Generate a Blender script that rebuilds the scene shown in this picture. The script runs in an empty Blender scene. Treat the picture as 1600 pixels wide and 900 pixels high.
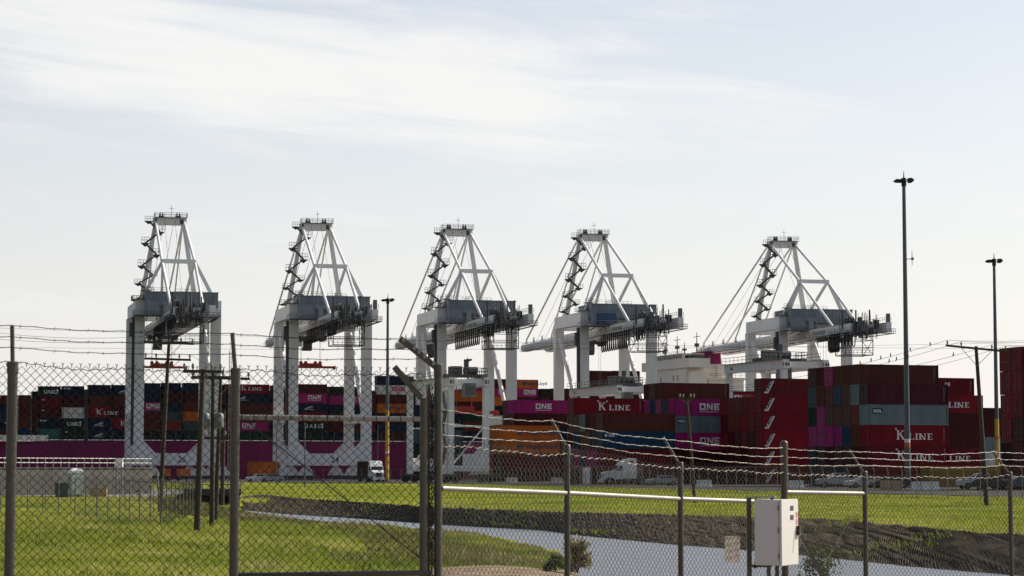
import bpy, math, random
import numpy as np
from mathutils import Vector, Matrix
random.seed(7); RNG = np.random.default_rng(7)
scn = bpy.context.scene
COL = scn.collection
# ------------------------------------------------------------------ camera
FPX, HOR, CZ = 3600.0, 735.0, 2.2
PITCH = math.atan((HOR-450.0)/FPX)
cam_d = bpy.data.cameras.new('camera'); cam = bpy.data.objects.new('camera', cam_d); COL.objects.link(cam)
cam_d.sensor_width = 36.0; cam_d.lens = FPX/1600*36.0
cam_d.clip_start = 0.5; cam_d.clip_end = 8000
cam.location = (0, 0, CZ); cam.rotation_euler = (math.pi/2+PITCH, 0, 0)
cam_d.dof.use_dof = True; cam_d.dof.focus_distance = 320; cam_d.dof.aperture_fstop = 11
scn.camera = cam
# ------------------------------------------------------------------ sky
SUN_AZ, SUN_EL = math.radians(58), math.radians(36)     # azimuth to the right of the view direction (+Y)
w = bpy.data.worlds.new('World'); scn.world = w; w.use_nodes = True
nt = w.node_tree; N = nt.nodes; Lk = nt.links; N.clear()
def wn(t, **k):
    n = N.new(t)
    for a, b in k.items(): setattr(n, a, b)
    return n
def wmath(op, a, b=None, c=None):
    n = wn('ShaderNodeMath', operation=op)
    for i, v in enumerate((a, b, c)):
        if v is None: continue
        if isinstance(v, (int, float)): n.inputs[i].default_value = v
        else: Lk.new(v, n.inputs[i])
    return n.outputs[0]
out = wn('ShaderNodeOutputWorld'); bg = wn('ShaderNodeBackground'); bg.inputs[1].default_value = 0.1
sky = wn('ShaderNodeTexSky', sky_type='NISHITA', sun_disc=False)
sky.sun_elevation = SUN_EL; sky.sun_rotation = SUN_AZ
sky.altitude = 0; sky.air_density = 1.0; sky.dust_density = 1.6; sky.ozone_density = 1.0
tc = wn('ShaderNodeTexCoord'); sx = wn('ShaderNodeSeparateXYZ'); Lk.new(tc.outputs['Generated'], sx.inputs[0])
az = wmath('ARCTAN2', sx.outputs[0], sx.outputs[1]); el = wmath('ARCSINE', sx.outputs[2])
# thin cirrus: streaks stretched sideways and tilted a little, broken up by large patches
comb = wn('ShaderNodeCombineXYZ')
tilt = wmath('ADD', el, wmath('MULTIPLY', az, 0.10))
Lk.new(wmath('MULTIPLY', az, 5.0), comb.inputs[0]); Lk.new(wmath('MULTIPLY', tilt, 42.0), comb.inputs[1])
ns = wn('ShaderNodeTexNoise'); ns.inputs['Scale'].default_value = 1.6; ns.inputs['Detail'].default_value = 9
ns.inputs['Roughness'].default_value = 0.62; ns.inputs['Distortion'].default_value = 0.5; Lk.new(comb.outputs[0], ns.inputs['Vector'])
comb2 = wn('ShaderNodeCombineXYZ')
Lk.new(wmath('MULTIPLY_ADD', az, 4.2, 2.15), comb2.inputs[0]); Lk.new(wmath('MULTIPLY_ADD', tilt, 11.0, 3.1), comb2.inputs[1])
nb = wn('ShaderNodeTexNoise'); nb.inputs['Scale'].default_value = 1.0; nb.inputs['Detail'].default_value = 2; Lk.new(comb2.outputs[0], nb.inputs['Vector'])
# the broad cirrus sheet that stands to the upper left
dx = wmath('DIVIDE', wmath('ADD', az, 0.105), 0.165); dy = wmath('DIVIDE', wmath('SUBTRACT', tilt, 0.164), 0.026)
env = wmath('EXPONENT', wmath('MULTIPLY', wmath('ADD', wmath('MULTIPLY', dx, dx), wmath('MULTIPLY', dy, dy)), -1.0))
cov = wmath('ADD', wmath('MULTIPLY', env, 0.62), wmath('MULTIPLY', wmath('SUBTRACT', nb.outputs[0], 0.5), 0.7))
dens = wmath('ADD', ns.outputs[0], wmath('SUBTRACT', cov, 0.12))
ramp = wn('ShaderNodeMapRange', interpolation_type='SMOOTHSTEP'); Lk.new(dens, ramp.inputs[0])
ramp.inputs[1].default_value = 0.40; ramp.inputs[2].default_value = 0.92; ramp.inputs[3].default_value = 0.0; ramp.inputs[4].default_value = 0.9
# horizon haze (pale veil that thickens towards the horizon)
hz = wmath('EXPONENT', wmath('MULTIPLY', wmath('MAXIMUM', el, 0.0), -5.0))
# hazy air scatters forward: brighter on the sun's side of the sky, deeper blue opposite
dv = wn('ShaderNodeVectorMath', operation='DOT_PRODUCT'); Lk.new(tc.outputs['Generated'], dv.inputs[0])
dv.inputs[1].default_value = (math.sin(SUN_AZ)*math.cos(SUN_EL), math.cos(SUN_AZ)*math.cos(SUN_EL), math.sin(SUN_EL))
mrs = wn('ShaderNodeMapRange', interpolation_type='SMOOTHSTEP'); Lk.new(dv.outputs['Value'], mrs.inputs[0]); mrs.inputs[1].default_value = -0.75; mrs.inputs[2].default_value = 0.42
mie = mrs.outputs[0]
hzf = wmath('MINIMUM', wmath('MULTIPLY', wmath('MULTIPLY_ADD', hz, 0.80, 0.13), wmath('MULTIPLY_ADD', mie, 0.9, 0.1)), 0.95)
mixh = wn('ShaderNodeMix', data_type='RGBA'); Lk.new(hzf, mixh.inputs[0]); Lk.new(sky.outputs[0], mixh.inputs[6]); mixh.inputs[7].default_value = (7.85, 7.55, 7.4, 1)
mixc = wn('ShaderNodeMix', data_type='RGBA'); Lk.new(ramp.outputs[0], mixc.inputs[0]); Lk.new(mixh.outputs[2], mixc.inputs[6]); ccol = wn('ShaderNodeVectorMath', operation='SCALE'); ccol.inputs[0].default_value = (7.5, 7.4, 7.25)
Lk.new(wmath('MULTIPLY_ADD', mie, 0.65, 0.35), ccol.inputs['Scale']); Lk.new(ccol.outputs[0], mixc.inputs[7])
aur = wn('ShaderNodeVectorMath', operation='SCALE'); Lk.new(mixc.outputs[2], aur.inputs[0]); Lk.new(wmath('MULTIPLY_ADD', mie, 0.50, 0.50), aur.inputs['Scale'])
Lk.new(aur.outputs[0], bg.inputs[0]); Lk.new(bg.outputs[0], out.inputs[0])
# ------------------------------------------------------------------ sun
sl = bpy.data.lights.new('sun', 'SUN'); sl.energy = 4.8; sl.angle = math.radians(0.53); sl.color = (1.0, 0.90, 0.76)
so = bpy.data.objects.new('sun', sl); COL.objects.link(so)
sdir = Vector((math.sin(SUN_AZ)*math.cos(SUN_EL), math.cos(SUN_AZ)*math.cos(SUN_EL), math.sin(SUN_EL)))
so.rotation_euler = sdir.to_track_quat('Z', 'Y').to_euler(); so.location = (60, 40, 90)
scn.view_settings.view_transform = 'Standard'; scn.view_settings.look = 'None'
scn.view_settings.gamma = 1; scn.view_settings.use_curve_mapping = False; scn.view_settings.exposure = 0.35
# ------------------------------------------------------------------ pixel helpers
_cp, _sp = math.cos(PITCH), math.sin(PITCH)
def at(u, v, D):                       # point seen at pixel (u,v) of the 1600x900 photograph, D metres ahead
    a = (u-800)/FPX; b = (450-v)/FPX; t = D/(_cp-b*_sp)
    return Vector((a*t, D, CZ+t*(b*_cp+_sp)))
def gp(u, v, z=0.0):                   # point on the level z
    a = (u-800)/FPX; b = (450-v)/FPX; dz = b*_cp+_sp; t = (z-CZ)/dz
    return Vector((a*t, t*(_cp-b*_sp), z))
TH = math.radians(19.5); E1 = Vector((math.cos(TH), math.sin(TH), 0)); E2 = Vector((-math.sin(TH), math.cos(TH), 0))
# ------------------------------------------------------------------ materials
MATS = {}
def mat(name, col, rough=0.6, metal=0.0, var=0.12, scale=3.0, dirt=0.0, dirtcol=(0.10, 0.075, 0.05), bump=0.0, bscale=20.0, streak=False, rnd=0.0, spec=0.4, stretch=None):
    """painted or weathered surface: base colour with noise variation, dirt patches and optional relief"""
    if name in MATS: return MATS[name]
    m = bpy.data.materials.new(name); m.use_nodes = True; t = m.node_tree; n = t.nodes; l = t.links
    b = n['Principled BSDF']; b.inputs['Roughness'].default_value = rough; b.inputs['Metallic'].default_value = metal
    b.inputs['Specular IOR Level'].default_value = spec
    tcn = n.new('ShaderNodeTexCoord'); src = tcn.outputs['Object']
    if rnd:
        oi = n.new('ShaderNodeObjectInfo'); ad = n.new('ShaderNodeVectorMath'); ad.operation = 'MULTIPLY_ADD'
        l.new(oi.outputs['Random'], ad.inputs[0]); ad.inputs[1].default_value = (37, 91, 53); l.new(src, ad.inputs[2]); src = ad.outputs[0]
    mp = n.new('ShaderNodeMapping'); l.new(src, mp.inputs[0])
    if streak: mp.inputs['Scale'].default_value = (1.0, 1.0, 0.16)
    if stretch: mp.inputs['Scale'].default_value = stretch
    nz = n.new('ShaderNodeTexNoise'); nz.inputs['Scale'].default_value = scale; nz.inputs['Detail'].default_value = 6; nz.inputs['Roughness'].default_value = 0.6
    l.new(mp.outputs[0], nz.inputs['Vector'])
    mr = n.new('ShaderNodeMapRange'); l.new(nz.outputs[0], mr.inputs[0]); mr.inputs[1].default_value = 0.25; mr.inputs[2].default_value = 0.75
    mr.inputs[3].default_value = 1-var; mr.inputs[4].default_value = 1+var
    val = mr.outputs[0]
    if rnd:
        r2 = n.new('ShaderNodeMapRange'); l.new(oi.outputs['Random'], r2.inputs[0]); r2.inputs[3].default_value = 1-rnd; r2.inputs[4].default_value = 1+rnd
        mu = n.new('ShaderNodeMath'); mu.operation = 'MULTIPLY'; l.new(val, mu.inputs[0]); l.new(r2.outputs[0], mu.inputs[1]); val = mu.outputs[0]
    vm = n.new('ShaderNodeVectorMath'); vm.operation = 'SCALE'; vm.inputs[0].default_value = col; l.new(val, vm.inputs['Scale'])
    cout = vm.outputs[0]
    if dirt:
        n2 = n.new('ShaderNodeTexNoise'); n2.inputs['Scale'].default_value = scale*2.7; n2.inputs['Detail'].default_value = 8; n2.inputs['Roughness'].default_value = 0.7
        l.new(mp.outputs[0], n2.inputs['Vector'])
        m2 = n.new('ShaderNodeMapRange'); l.new(n2.outputs[0], m2.inputs[0]); m2.inputs[1].default_value = 0.52; m2.inputs[2].default_value = 0.72; m2.inputs[4].default_value = dirt
        mx = n.new('ShaderNodeMix'); mx.data_type = 'RGBA'; l.new(m2.outputs[0], mx.inputs[0]); l.new(cout, mx.inputs[6]); mx.inputs[7].default_value = (*dirtcol, 1)
        cout = mx.outputs[2]
    l.new(cout, b.inputs['Base Color'])
    if bump:
        n3 = n.new('ShaderNodeTexNoise'); n3.inputs['Scale'].default_value = bscale; n3.inputs['Detail'].default_value = 5; l.new(mp.outputs[0], n3.inputs['Vector'])
        bp = n.new('ShaderNodeBump'); bp.inputs['Strength'].default_value = bump; bp.inputs['Distance'].default_value = 0.02; l.new(n3.outputs[0], bp.inputs['Height']); l.new(bp.outputs[0], b.inputs['Normal'])
    MATS[name] = m; return m
CCOL = {'red': (.26, .012, .022), 'deepred': (.16, .012, .018), 'maroon': (.085, .016, .016), 'brown': (.125, .034, .022), 'plum': (.075, .014, .024),
        'magenta': (.36, .022, .16), 'orange': (.50, .13, .022), 'navy': (.014, .024, .055), 'blue': (.012, .055, .12), 'slate': (.075, .105, .125),
        'greyteal': (.16, .215, .215), 'green': (.012, .045, .03), 'teal': (.05, .17, .14), 'darkgreen': (.014, .034, .028), 'white': (.62, .60, .57),
        'yellow': (.36, .24, .06), 'rust': (.25, .036, .022), 'charcoal': (.03, .03, .033)}
CNAME = {'red': 'bright red', 'deepred': 'deep red', 'maroon': 'dark maroon', 'brown': 'reddish brown', 'plum': 'dark plum', 'magenta': 'magenta', 'orange': 'orange', 'navy': 'navy blue',
         'blue': 'mid blue', 'slate': 'slate blue', 'greyteal': 'grey green', 'green': 'bottle green', 'teal': 'pale teal', 'darkgreen': 'blackish green', 'white': 'white', 'yellow': 'dull yellow', 'rust': 'rust red', 'charcoal': 'charcoal'}
CCOL = {k: tuple(v*(.72 if k not in ('white', 'greyteal', 'orange', 'magenta') else .88) for v in c) for k, c in CCOL.items()}
for k, c in CCOL.items(): mat('container_'+k, c, 0.55, 0, 0.26, 0.7, 0.5, (c[0]*.6+.035, c[1]*.6+.024, c[2]*.6+.018), streak=True, rnd=0.16, spec=.12)
M_STEEL = mat('galvanised_steel', (.20, .20, .19), .45, .55, .2, 12, .4, (.12, .10, .075))
M_WIRE = mat('fence_wire', (.042, .041, .036), .7, .0, .15, 30, spec=.15)
M_BARB = mat('barbed_wire', (.12, .114, .10), .5, .4, .2, 30)
M_POST = mat('fence_post', (.085, .080, .066), .36, .25, .2, 9, .45, (.10, .085, .06), bump=.15, bscale=60)
M_RAIL = mat('fence_rail', (.31, .30, .265), .45, .2, .15, 9, .2, (.3, .26, .2))
M_CRANE = mat('crane_paint', (.72, .71, .69), .5, .0, .10, .35, .45, (.46, .39, .31), streak=True)
M_CRANED = mat('crane_dark_steel', (.075, .078, .08), .6, .2, .2, 1.5)
M_HOUSE = mat('machinery_house_paint', (.15, .18, .21), .5, 0, .4, .9, .7, (.31, .31, .30), streak=True)
M_BLUE = mat('blue_panel', (.02, .055, .13), .5)
M_RAILG = mat('walkway_steel', (.16, .165, .165), .55, .3, .15, 3)
M_RUBBER = mat('rubber', (.02, .02, .021), .8)
M_BLACK = mat('black_paint', (.012, .012, .013), .5)
M_RED = mat('red_paint', (.34, .03, .02), .5, 0, .2, 2, .3)
M_ORANGE = mat('orange_paint', (.5, .13, .03), .5, 0, .15, 2, .3)
M_YELLOW = mat('yellow_paint', (.50, .33, .05), .5, 0, .15, 2, .3)
M_WHITE = mat('white_paint', (.70, .69, .66), .45, 0, .06, 2, .12, (.4, .37, .33))
M_LETTER = mat('white_lettering', (.66, .64, .62), .6, 0, .1, 3)
M_LETTERP = mat('pink_lettering', (.62, .04, .2), .6, 0, .1, 3)
M_LETTERD = mat('dark_lettering', (.03, .05, .12), .6, 0, .1, 3)
M_LETTERG = mat('grey_lettering', (.27, .275, .285), .6, 0, .1, 3)
M_GLASS = mat('dark_glass', (.012, .016, .02), .08, 0, .05, 3, spec=.6)
M_WOOD = mat('weathered_pole_wood', (.045, .035, .027), .85, 0, .3, 5, .3, (.08, .07, .055), bump=.4, bscale=30, stretch=(1, 1, .1))
M_CONC = mat('concrete', (.23, .225, .21), .85, 0, .18, .8, .4, (.17, .16, .14), bump=.3, bscale=14)
M_WALL = mat('wall_concrete', (.125, .122, .112), .9, 0, .2, .5, .5, (.07, .068, .06), bump=.3, bscale=10, streak=True, spec=.1)
M_CONCD = mat('dark_concrete', (.05, .05, .05), .9, 0, .3, .6, .3, (.03, .035, .03), bump=.3)
M_ASPH = mat('asphalt', (.075, .073, .07), .9, 0, .25, .08, .3, (.12, .11, .10), bump=.3, bscale=8, spec=.05)
M_HULL = mat('magenta_hull_paint', (.185, .010, .078), .5, 0, .22, .12, .6, (.085, .016, .04), streak=True, spec=.2)
M_SHIPW = mat('ship_white_paint', (.80, .73, .63), .5, 0, .05, .2, .15, (.5, .43, .34), streak=True)
M_PLY = mat('plywood', (.46, .34, .18), .75, 0, .2, 2)
M_LENS = mat('lamp_lens', (.35, .36, .36), .2)
M_MAST = mat('mast_steel', (.105, .125, .135), .42, .45, .15, .8, .3, (.07, .075, .07), streak=True)
# ------------------------------------------------------------------ mesh helpers
class MB:
    def __init__(s): s.v = []; s.f = []
    def add(s, vs, fs):
        o = len(s.v); s.v += [tuple(p) for p in vs]; s.f += [tuple(i+o for i in f) for f in fs]; return s
    def box(s, x0, x1, y0, y1, z0, z1):
        return s.add([(x0, y0, z0), (x1, y0, z0), (x1, y1, z0), (x0, y1, z0), (x0, y0, z1), (x1, y0, z1), (x1, y1, z1), (x0, y1, z1)],
                     [(0, 3, 2, 1), (4, 5, 6, 7), (0, 1, 5, 4), (1, 2, 6, 5), (2, 3, 7, 6), (3, 0, 4, 7)])
    def beam(s, p, q, w_, h_, w2=None, h2=None, up=(0, 0, 1)):
        p = Vector(p); q = Vector(q); d = (q-p).normalized(); u = Vector(up)
        if abs(d.dot(u)) > .98: u = Vector((0, 1, 0))
        a = d.cross(u).normalized(); b = a.cross(d).normalized()
        w2 = w_ if w2 is None else w2; h2 = h_ if h2 is None else h2
        vs = [p+a*i*w_/2+b*j*h_/2 for i, j in ((-1, -1), (1, -1), (1, 1), (-1, 1))]+[q+a*i*w2/2+b*j*h2/2 for i, j in ((-1, -1), (1, -1), (1, 1), (-1, 1))]
        return s.add(vs, [(3, 2, 1, 0), (4, 5, 6, 7), (0, 1, 5, 4), (1, 2, 6, 5), (2, 3, 7, 6), (3, 0, 4, 7)])
    def tube(s, p, q, r, n=8, r2=None, cap=True):
        p = Vector(p); q = Vector(q); r2 = r if r2 is None else r2
        d = (q-p).normalized(); u = Vector((0, 0, 1)) if abs(d.z) < .95 else Vector((1, 0, 0))
        a = d.cross(u).normalized(); b = a.cross(d)
        vs = [c+(a*math.cos(2*math.pi*i/n)+b*math.sin(2*math.pi*i/n))*rr for c, rr in ((p, r), (q, r2)) for i in range(n)]
        fs = [(i, (i+1) % n, n+(i+1) % n, n+i) for i in range(n)]
        if cap: fs += [tuple(range(n-1, -1, -1)), tuple(range(n, 2*n))]
        return s.add(vs, fs)
    def path(s, pts, r, n=5):
        pts = [Vector(p) for p in pts]; vs = []; k = len(pts)
        for i, p in enumerate(pts):
            d = (pts[min(i+1, k-1)]-pts[max(i-1, 0)]).normalized(); u = Vector((0, 0, 1)) if abs(d.z) < .9 else Vector((1, 0, 0))
            a = d.cross(u).normalized(); b = a.cross(d)
            vs += [p+(a*math.cos(2*math.pi*j/n)+b*math.sin(2*math.pi*j/n))*(r[i] if isinstance(r, (list, tuple)) else r) for j in range(n)]
        fs = [(i*n+j, i*n+(j+1) % n, (i+1)*n+(j+1) % n, (i+1)*n+j) for i in range(k-1) for j in range(n)]
        return s.add(vs, fs+[tuple(range(n-1, -1, -1)), tuple(range((k-1)*n, k*n))])
    def prism(s, poly, y0, y1, axes='xz'):          # polygon in a plane, extruded along the third axis
        def pt(a, b, c): return {'xz': (a, c, b), 'yz': (c, a, b), 'xy': (a, b, c)}[axes]
        n = len(poly); vs = [pt(a, b, y0) for a, b in poly]+[pt(a, b, y1) for a, b in poly]
        return s.add(vs, [tuple(range(n)), tuple(range(2*n-1, n-1, -1))]+[(i, n+i, n+(i+1) % n, (i+1) % n) for i in range(n)])
    def lathe(s, prof, c=(0, 0, 0), n=12):
        vs = []; k = len(prof)
        for r, z in prof: vs += [(c[0]+r*math.cos(2*math.pi*j/n), c[1]+r*math.sin(2*math.pi*j/n), c[2]+z) for j in range(n)]
        fs = [(i*n+j, i*n+(j+1) % n, (i+1)*n+(j+1) % n, (i+1)*n+j) for i in range(k-1) for j in range(n)]
        return s.add(vs, fs+[tuple(range(n-1, -1, -1)), tuple(range((k-1)*n, k*n))])
    def railing(s, pts, h=1.1, r=.03, step=1.5, rails=2):
        pts = [Vector(p) for p in pts]
        for a, b in zip(pts, pts[1:]):
            L = (b-a).length; k = max(1, int(L/step))
            for i in range(k+1):
                p = a.lerp(b, i/k); s.tube(p, p+Vector((0, 0, h)), r, 4, cap=False)
            for j in range(rails):
                z = Vector((0, 0, h*(j+1)/rails)); s.tube(a+z, b+z, r, 4, cap=False)
        return s
    def mesh(s, name):
        m = bpy.data.meshes.new(name); m.from_pydata(s.v, [], s.f); m.update(); return m
    def build(s, name, material, parent=None, smooth=False, fixn=True):
        m = s.mesh(name)
        if fixn:
            import bmesh
            bm = bmesh.new(); bm.from_mesh(m); bmesh.ops.recalc_face_normals(bm, faces=bm.faces); bm.to_mesh(m); bm.free()
        if smooth:
            m.polygons.foreach_set('use_smooth', [True]*len(m.polygons)); m.set_sharp_from_angle(angle=math.radians(40))
        m.materials.append(material)
        o = bpy.data.objects.new(name, m); COL.objects.link(o); o.parent = parent
        return o
def tag(o, label=None, cat=None, group=None, kind=None):
    if label: o['label'] = label
    if cat: o['category'] = cat
    if group: o['group'] = group
    if kind: o['kind'] = kind
    return o
def thing(name, loc, rz, label, cat, group=None):
    o = bpy.data.objects.new(name, None); o.empty_display_size = .3; COL.objects.link(o); o.location = loc; o.rotation_euler = (0, 0, rz)
    return tag(o, label, cat, group)
def kids(o): return [c for c in bpy.data.objects if c.parent == o]
def copy_tree(o, parent=None):
    c = o.copy(); COL.objects.link(c); c.parent = parent
    for ch in o.children: copy_tree(ch, c)
    return c
def inst(name, mesh, parent=None, material=None, loc=None, rz=None):
    o = bpy.data.objects.new(name, mesh); COL.objects.link(o); o.parent = parent
    if material is not None and len(o.material_slots): o.material_slots[0].link = 'OBJECT'; o.material_slots[0].material = material
    if loc is not None: o.location = loc
    if rz is not None: o.rotation_euler = (0, 0, rz)
    return o
_TX = {}
def text_mesh(s, material, size=1.0, bold=0.0, align='LEFT'):   # flat lettering in the XZ plane facing -Y
    k = (s, material.name, size, bold, align)
    if k in _TX: return _TX[k]
    cu = bpy.data.curves.new('lettering', 'FONT'); cu.body = s; cu.size = size; cu.offset = bold; cu.align_x = align; cu.resolution_u = 3; cu.extrude = .003
    ob = bpy.data.objects.new('t', cu); COL.objects.link(ob)
    me = bpy.data.meshes.new_from_object(ob.evaluated_get(bpy.context.evaluated_depsgraph_get()))
    bpy.data.objects.remove(ob); bpy.data.curves.remove(cu)
    me.transform(Matrix.Rotation(math.pi/2, 4, 'X')); me.materials.clear(); me.materials.append(material); me.name = 'lettering'
    _TX[k] = me; return me
def emblem_mesh(polys, material):          # flat marks from polygons in XZ, a few mm thick
    mb = MB()
    for p in polys: mb.prism(p, -.004, .002)
    m = mb.mesh('lettering'); m.materials.append(material); return m
# ================================================================== terrain
WL = -0.9
FB = [gp(u, v, WL) for u, v in ((372, 796.5), (385, 797.5), (455, 804), (555, 810), (692, 820), (780, 825), (852, 829), (891, 835), (960, 842), (1056, 851), (1138, 857), (1255, 867), (1341, 875.5), (1427, 885), (1496, 891), (1700, 908), (2300, 950))]
FT = [gp(u, v, 0) for u, v in ((372, 777), (395, 774), (415, 773), (455, 778), (555, 785), (692, 794), (780, 797), (885, 801), (1056, 805), (1140, 808), (1255, 811), (1301, 813), (1353, 818), (1427, 824), (1499, 833), (1583, 837), (1760, 850), (2300, 890))]
NE = [gp(u, v, WL) for u, v in ((372, 798), (388, 799.5), (455, 811), (600, 822), (690, 829), (780, 838), (865, 857), (912, 873), (905, 895), (893, 925))]+[Vector((3.2, 53, WL)), Vector((14, 50, WL)), Vector((44, 47, WL))]
def dist_poly(X, Y, pl):
    d = np.full(X.shape, 1e9)
    for a, b in zip(pl, pl[1:]):
        ex, ey = b.x-a.x, b.y-a.y; L2 = ex*ex+ey*ey
        t = np.clip(((X-a.x)*ex+(Y-a.y)*ey)/L2, 0, 1)
        d = np.minimum(d, np.hypot(X-a.x-t*ex, Y-a.y-t*ey))
    return d
def inside(X, Y, poly):
    r = np.zeros(X.shape, bool); n = len(poly)
    for i in range(n):
        a, b = poly[i], poly[(i+1) % n]
        c = ((a.y > Y) != (b.y > Y)) & (X < (b.x-a.x)*(Y-a.y)/(b.y-a.y+1e-12)+a.x)
        r ^= c
    return r
WPOLY = NE+FB[::-1]; BPOLY = FB+FT[::-1]
def wob(X, Y):
    return (np.sin(X*.31+Y*.17+1)*np.sin(Y*.23-X*.11)+.5*np.sin(X*.9+2)*np.sin(Y*.7))*.05
def height(X, Y, raw=False):
    X = np.asarray(X, float); Y = np.asarray(Y, float)
    inw = inside(X, Y, WPOLY); inb = inside(X, Y, BPOLY)
    dn = dist_poly(X, Y, NE); dfb = dist_poly(X, Y, FB); dft = dist_poly(X, Y, FT)
    t = np.clip(dn/np.interp(Y, [0, 130, 168], [26., 26., 6.]), 0, 1)
    z = WL*(1-t)+wob(X, Y)*t
    z = z+.30*np.exp(-((X+.3)/2.2)**2-((Y-66)/4.5)**2)*(~inw)
    ss = np.clip((46-Y)/22, 0, 1); z = z+.35*ss*ss*(3-2*ss)
    far = (~inw) & (~inb) & (dft < dn)
    td = np.clip(dft/1.5, 0, 1)
    z = np.where(far, wob(X, Y)*.6*td, z)
    tb = dfb/(dfb+dft+1e-6)
    z = np.where(inb, WL*(1-tb)-.22*np.minimum(1, 4*np.minimum(tb, 1-tb)+.3), z)
    z = np.where(inw, WL-.05-np.minimum(np.minimum(dn, dfb)*.25, .7), z)
    fl = np.clip((np.maximum(np.abs(X)-70, Y-260))/30, 0, 1)
    return np.where(far | (Y > 200), z*(1-fl), z)
def axis(lo, hi, st, ext): return np.concatenate([[-e for e in ext[::-1]], np.arange(lo, hi+st/2, st), ext]) if lo < 0 else np.concatenate([[-300, -60, 0, 6], np.arange(lo, hi+st/2, st), ext])
xs = axis(-56, 56, .55, [62, 75, 100, 160, 400, 1200, 4000]); ys = axis(12, 232, .55, [236, 245, 262, 290, 340, 450, 700, 1200, 4500])
GX, GY = np.meshgrid(xs, ys); GZ = height(GX, GY)
nx, ny = len(xs), len(ys)
gv = np.stack([GX.ravel(), GY.ravel(), GZ.ravel()], 1)
ii = (np.arange(ny-1)[:, None]*nx+np.arange(nx-1)[None, :]).ravel()
gf = np.stack([ii, ii+1, ii+nx+1, ii+nx], 1)
def np_mesh(name, v, f, material, smooth=True):
    m = bpy.data.meshes.new(name); k = f.shape[1]
    m.vertices.add(len(v)); m.vertices.foreach_set('co', v.astype(np.float32).ravel())
    m.loops.add(f.size); m.loops.foreach_set('vertex_index', f.astype(np.int32).ravel())
    m.polygons.add(len(f)); m.polygons.foreach_set('loop_start', np.arange(0, f.size, k, dtype=np.int32)); m.polygons.foreach_set('loop_total', np.full(len(f), k, dtype=np.int32))
    m.polygons.foreach_set('use_smooth', np.full(len(f), smooth)); m.update(calc_edges=True); m.validate(); m.materials.append(material)
    return m
def np_obj(name, v, f, material, smooth=True, parent=None):
    o = bpy.data.objects.new(name, np_mesh(name, v, f, material, smooth)); COL.objects.link(o); o.parent = parent; return o
def dirt_mask(X, Y):
    a = 1.25*np.exp(-(((X+.2)/2.6)**2+((Y-64)/6.0)**2)*1.1)
    b = .8*np.exp(-(((X-1.8)/.9)**2+((Y-68)/5)**2))
    c = .8*np.exp(-(((X+14.5)/1.6)**2+((Y-92)/1.5)**2))+.75*np.exp(-(((X+18.5)/1.2)**2+((Y-97)/1.3)**2))+.7*np.exp(-(((X+11.5)/1.4)**2+((Y-74)/1.2)**2))+.7*np.exp(-(((X+8.5)/1.2)**2+((Y-61)/.9)**2))
    e = .6*np.exp(-(((X+20)/5)**2+((Y-112)/1.6)**2))
    n = .25*np.sin(X*2.1+1)*np.sin(Y*1.3)+.15*np.sin(X*5+Y*3)
    return np.clip((np.maximum.reduce([a, b, c, e, 2.0*(Y < 42.5)])-.32+.25*n)*4, 0, 1)  # nearest ground, out of view, is added as soil for a greyer bounce light
def ground_material():
    m = bpy.data.materials.new('grass_and_soil'); m.use_nodes = True; t = m.node_tree; n = t.nodes; l = t.links; b = n['Principled BSDF']
    b.inputs['Roughness'].default_value = .95; b.inputs['Specular IOR Level'].default_value = 0
    tcn = n.new('ShaderNodeTexCoord')
    def noise(sc, d=6, st=None):
        mp = n.new('ShaderNodeMapping'); l.new(tcn.outputs['Object'], mp.inputs[0]); 
        if st: mp.inputs['Scale'].default_value = st
        z = n.new('ShaderNodeTexNoise'); z.inputs['Scale'].default_value = sc; z.inputs['Detail'].default_value = d; z.inputs['Roughness'].default_value = .62; l.new(mp.outputs[0], z.inputs['Vector']); return z.outputs[0]
    def ramp(f, a, c, hi=1.0):
        r = n.new('ShaderNodeMapRange'); l.new(f, r.inputs[0]); r.inputs[1].default_value = a; r.inputs[2].default_value = c; r.inputs[4].default_value = hi; return r.outputs[0]
    def mix(f, a, c):
        x = n.new('ShaderNodeMix'); x.data_type = 'RGBA'; l.new(f, x.inputs[0])
        for s, v in ((6, a), (7, c)):
            if isinstance(v, tuple): x.inputs[s].default_value = (*v, 1)
            else: l.new(v, x.inputs[s])
        return x.outputs[2]
    c = mix(ramp(noise(.35), .35, .65), (.155, .185, .024), (.30, .31, .045))
    c = mix(ramp(noise(2.2, 8), .42, .68, .55), c, (.06, .082, .018))
    c = mix(ramp(noise(.10, 4, (1, .5, 1)), .48, .62, .75), c, (.055, .095, .014))
    c = mix(ramp(noise(.13, 5, (1, .35, 1)), .56, .72, .6), c, (.27, .215, .085))
    at_ = n.new('ShaderNodeAttribute'); at_.attribute_name = 'soil'
    soil = mix(ramp(noise(1.4, 8), .35, .7), (.17, .125, .085), (.36, .29, .22))
    c = mix(at_.outputs['Fac'], c, soil)
    l.new(c, b.inputs['Base Color'])
    bp = n.new('ShaderNodeBump'); bp.inputs['Strength'].default_value = .7; bp.inputs['Distance'].default_value = .08; l.new(noise(5, 8), bp.inputs['Height']); l.new(bp.outputs[0], b.inputs['Normal'])
    return m
ground = np_obj('ground', gv, gf, ground_material()); tag(ground, kind='structure')
at_ = ground.data.attributes.new('soil', 'FLOAT', 'POINT'); at_.data.foreach_set('value', dirt_mask(GX, GY).astype(np.float32).ravel())
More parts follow.
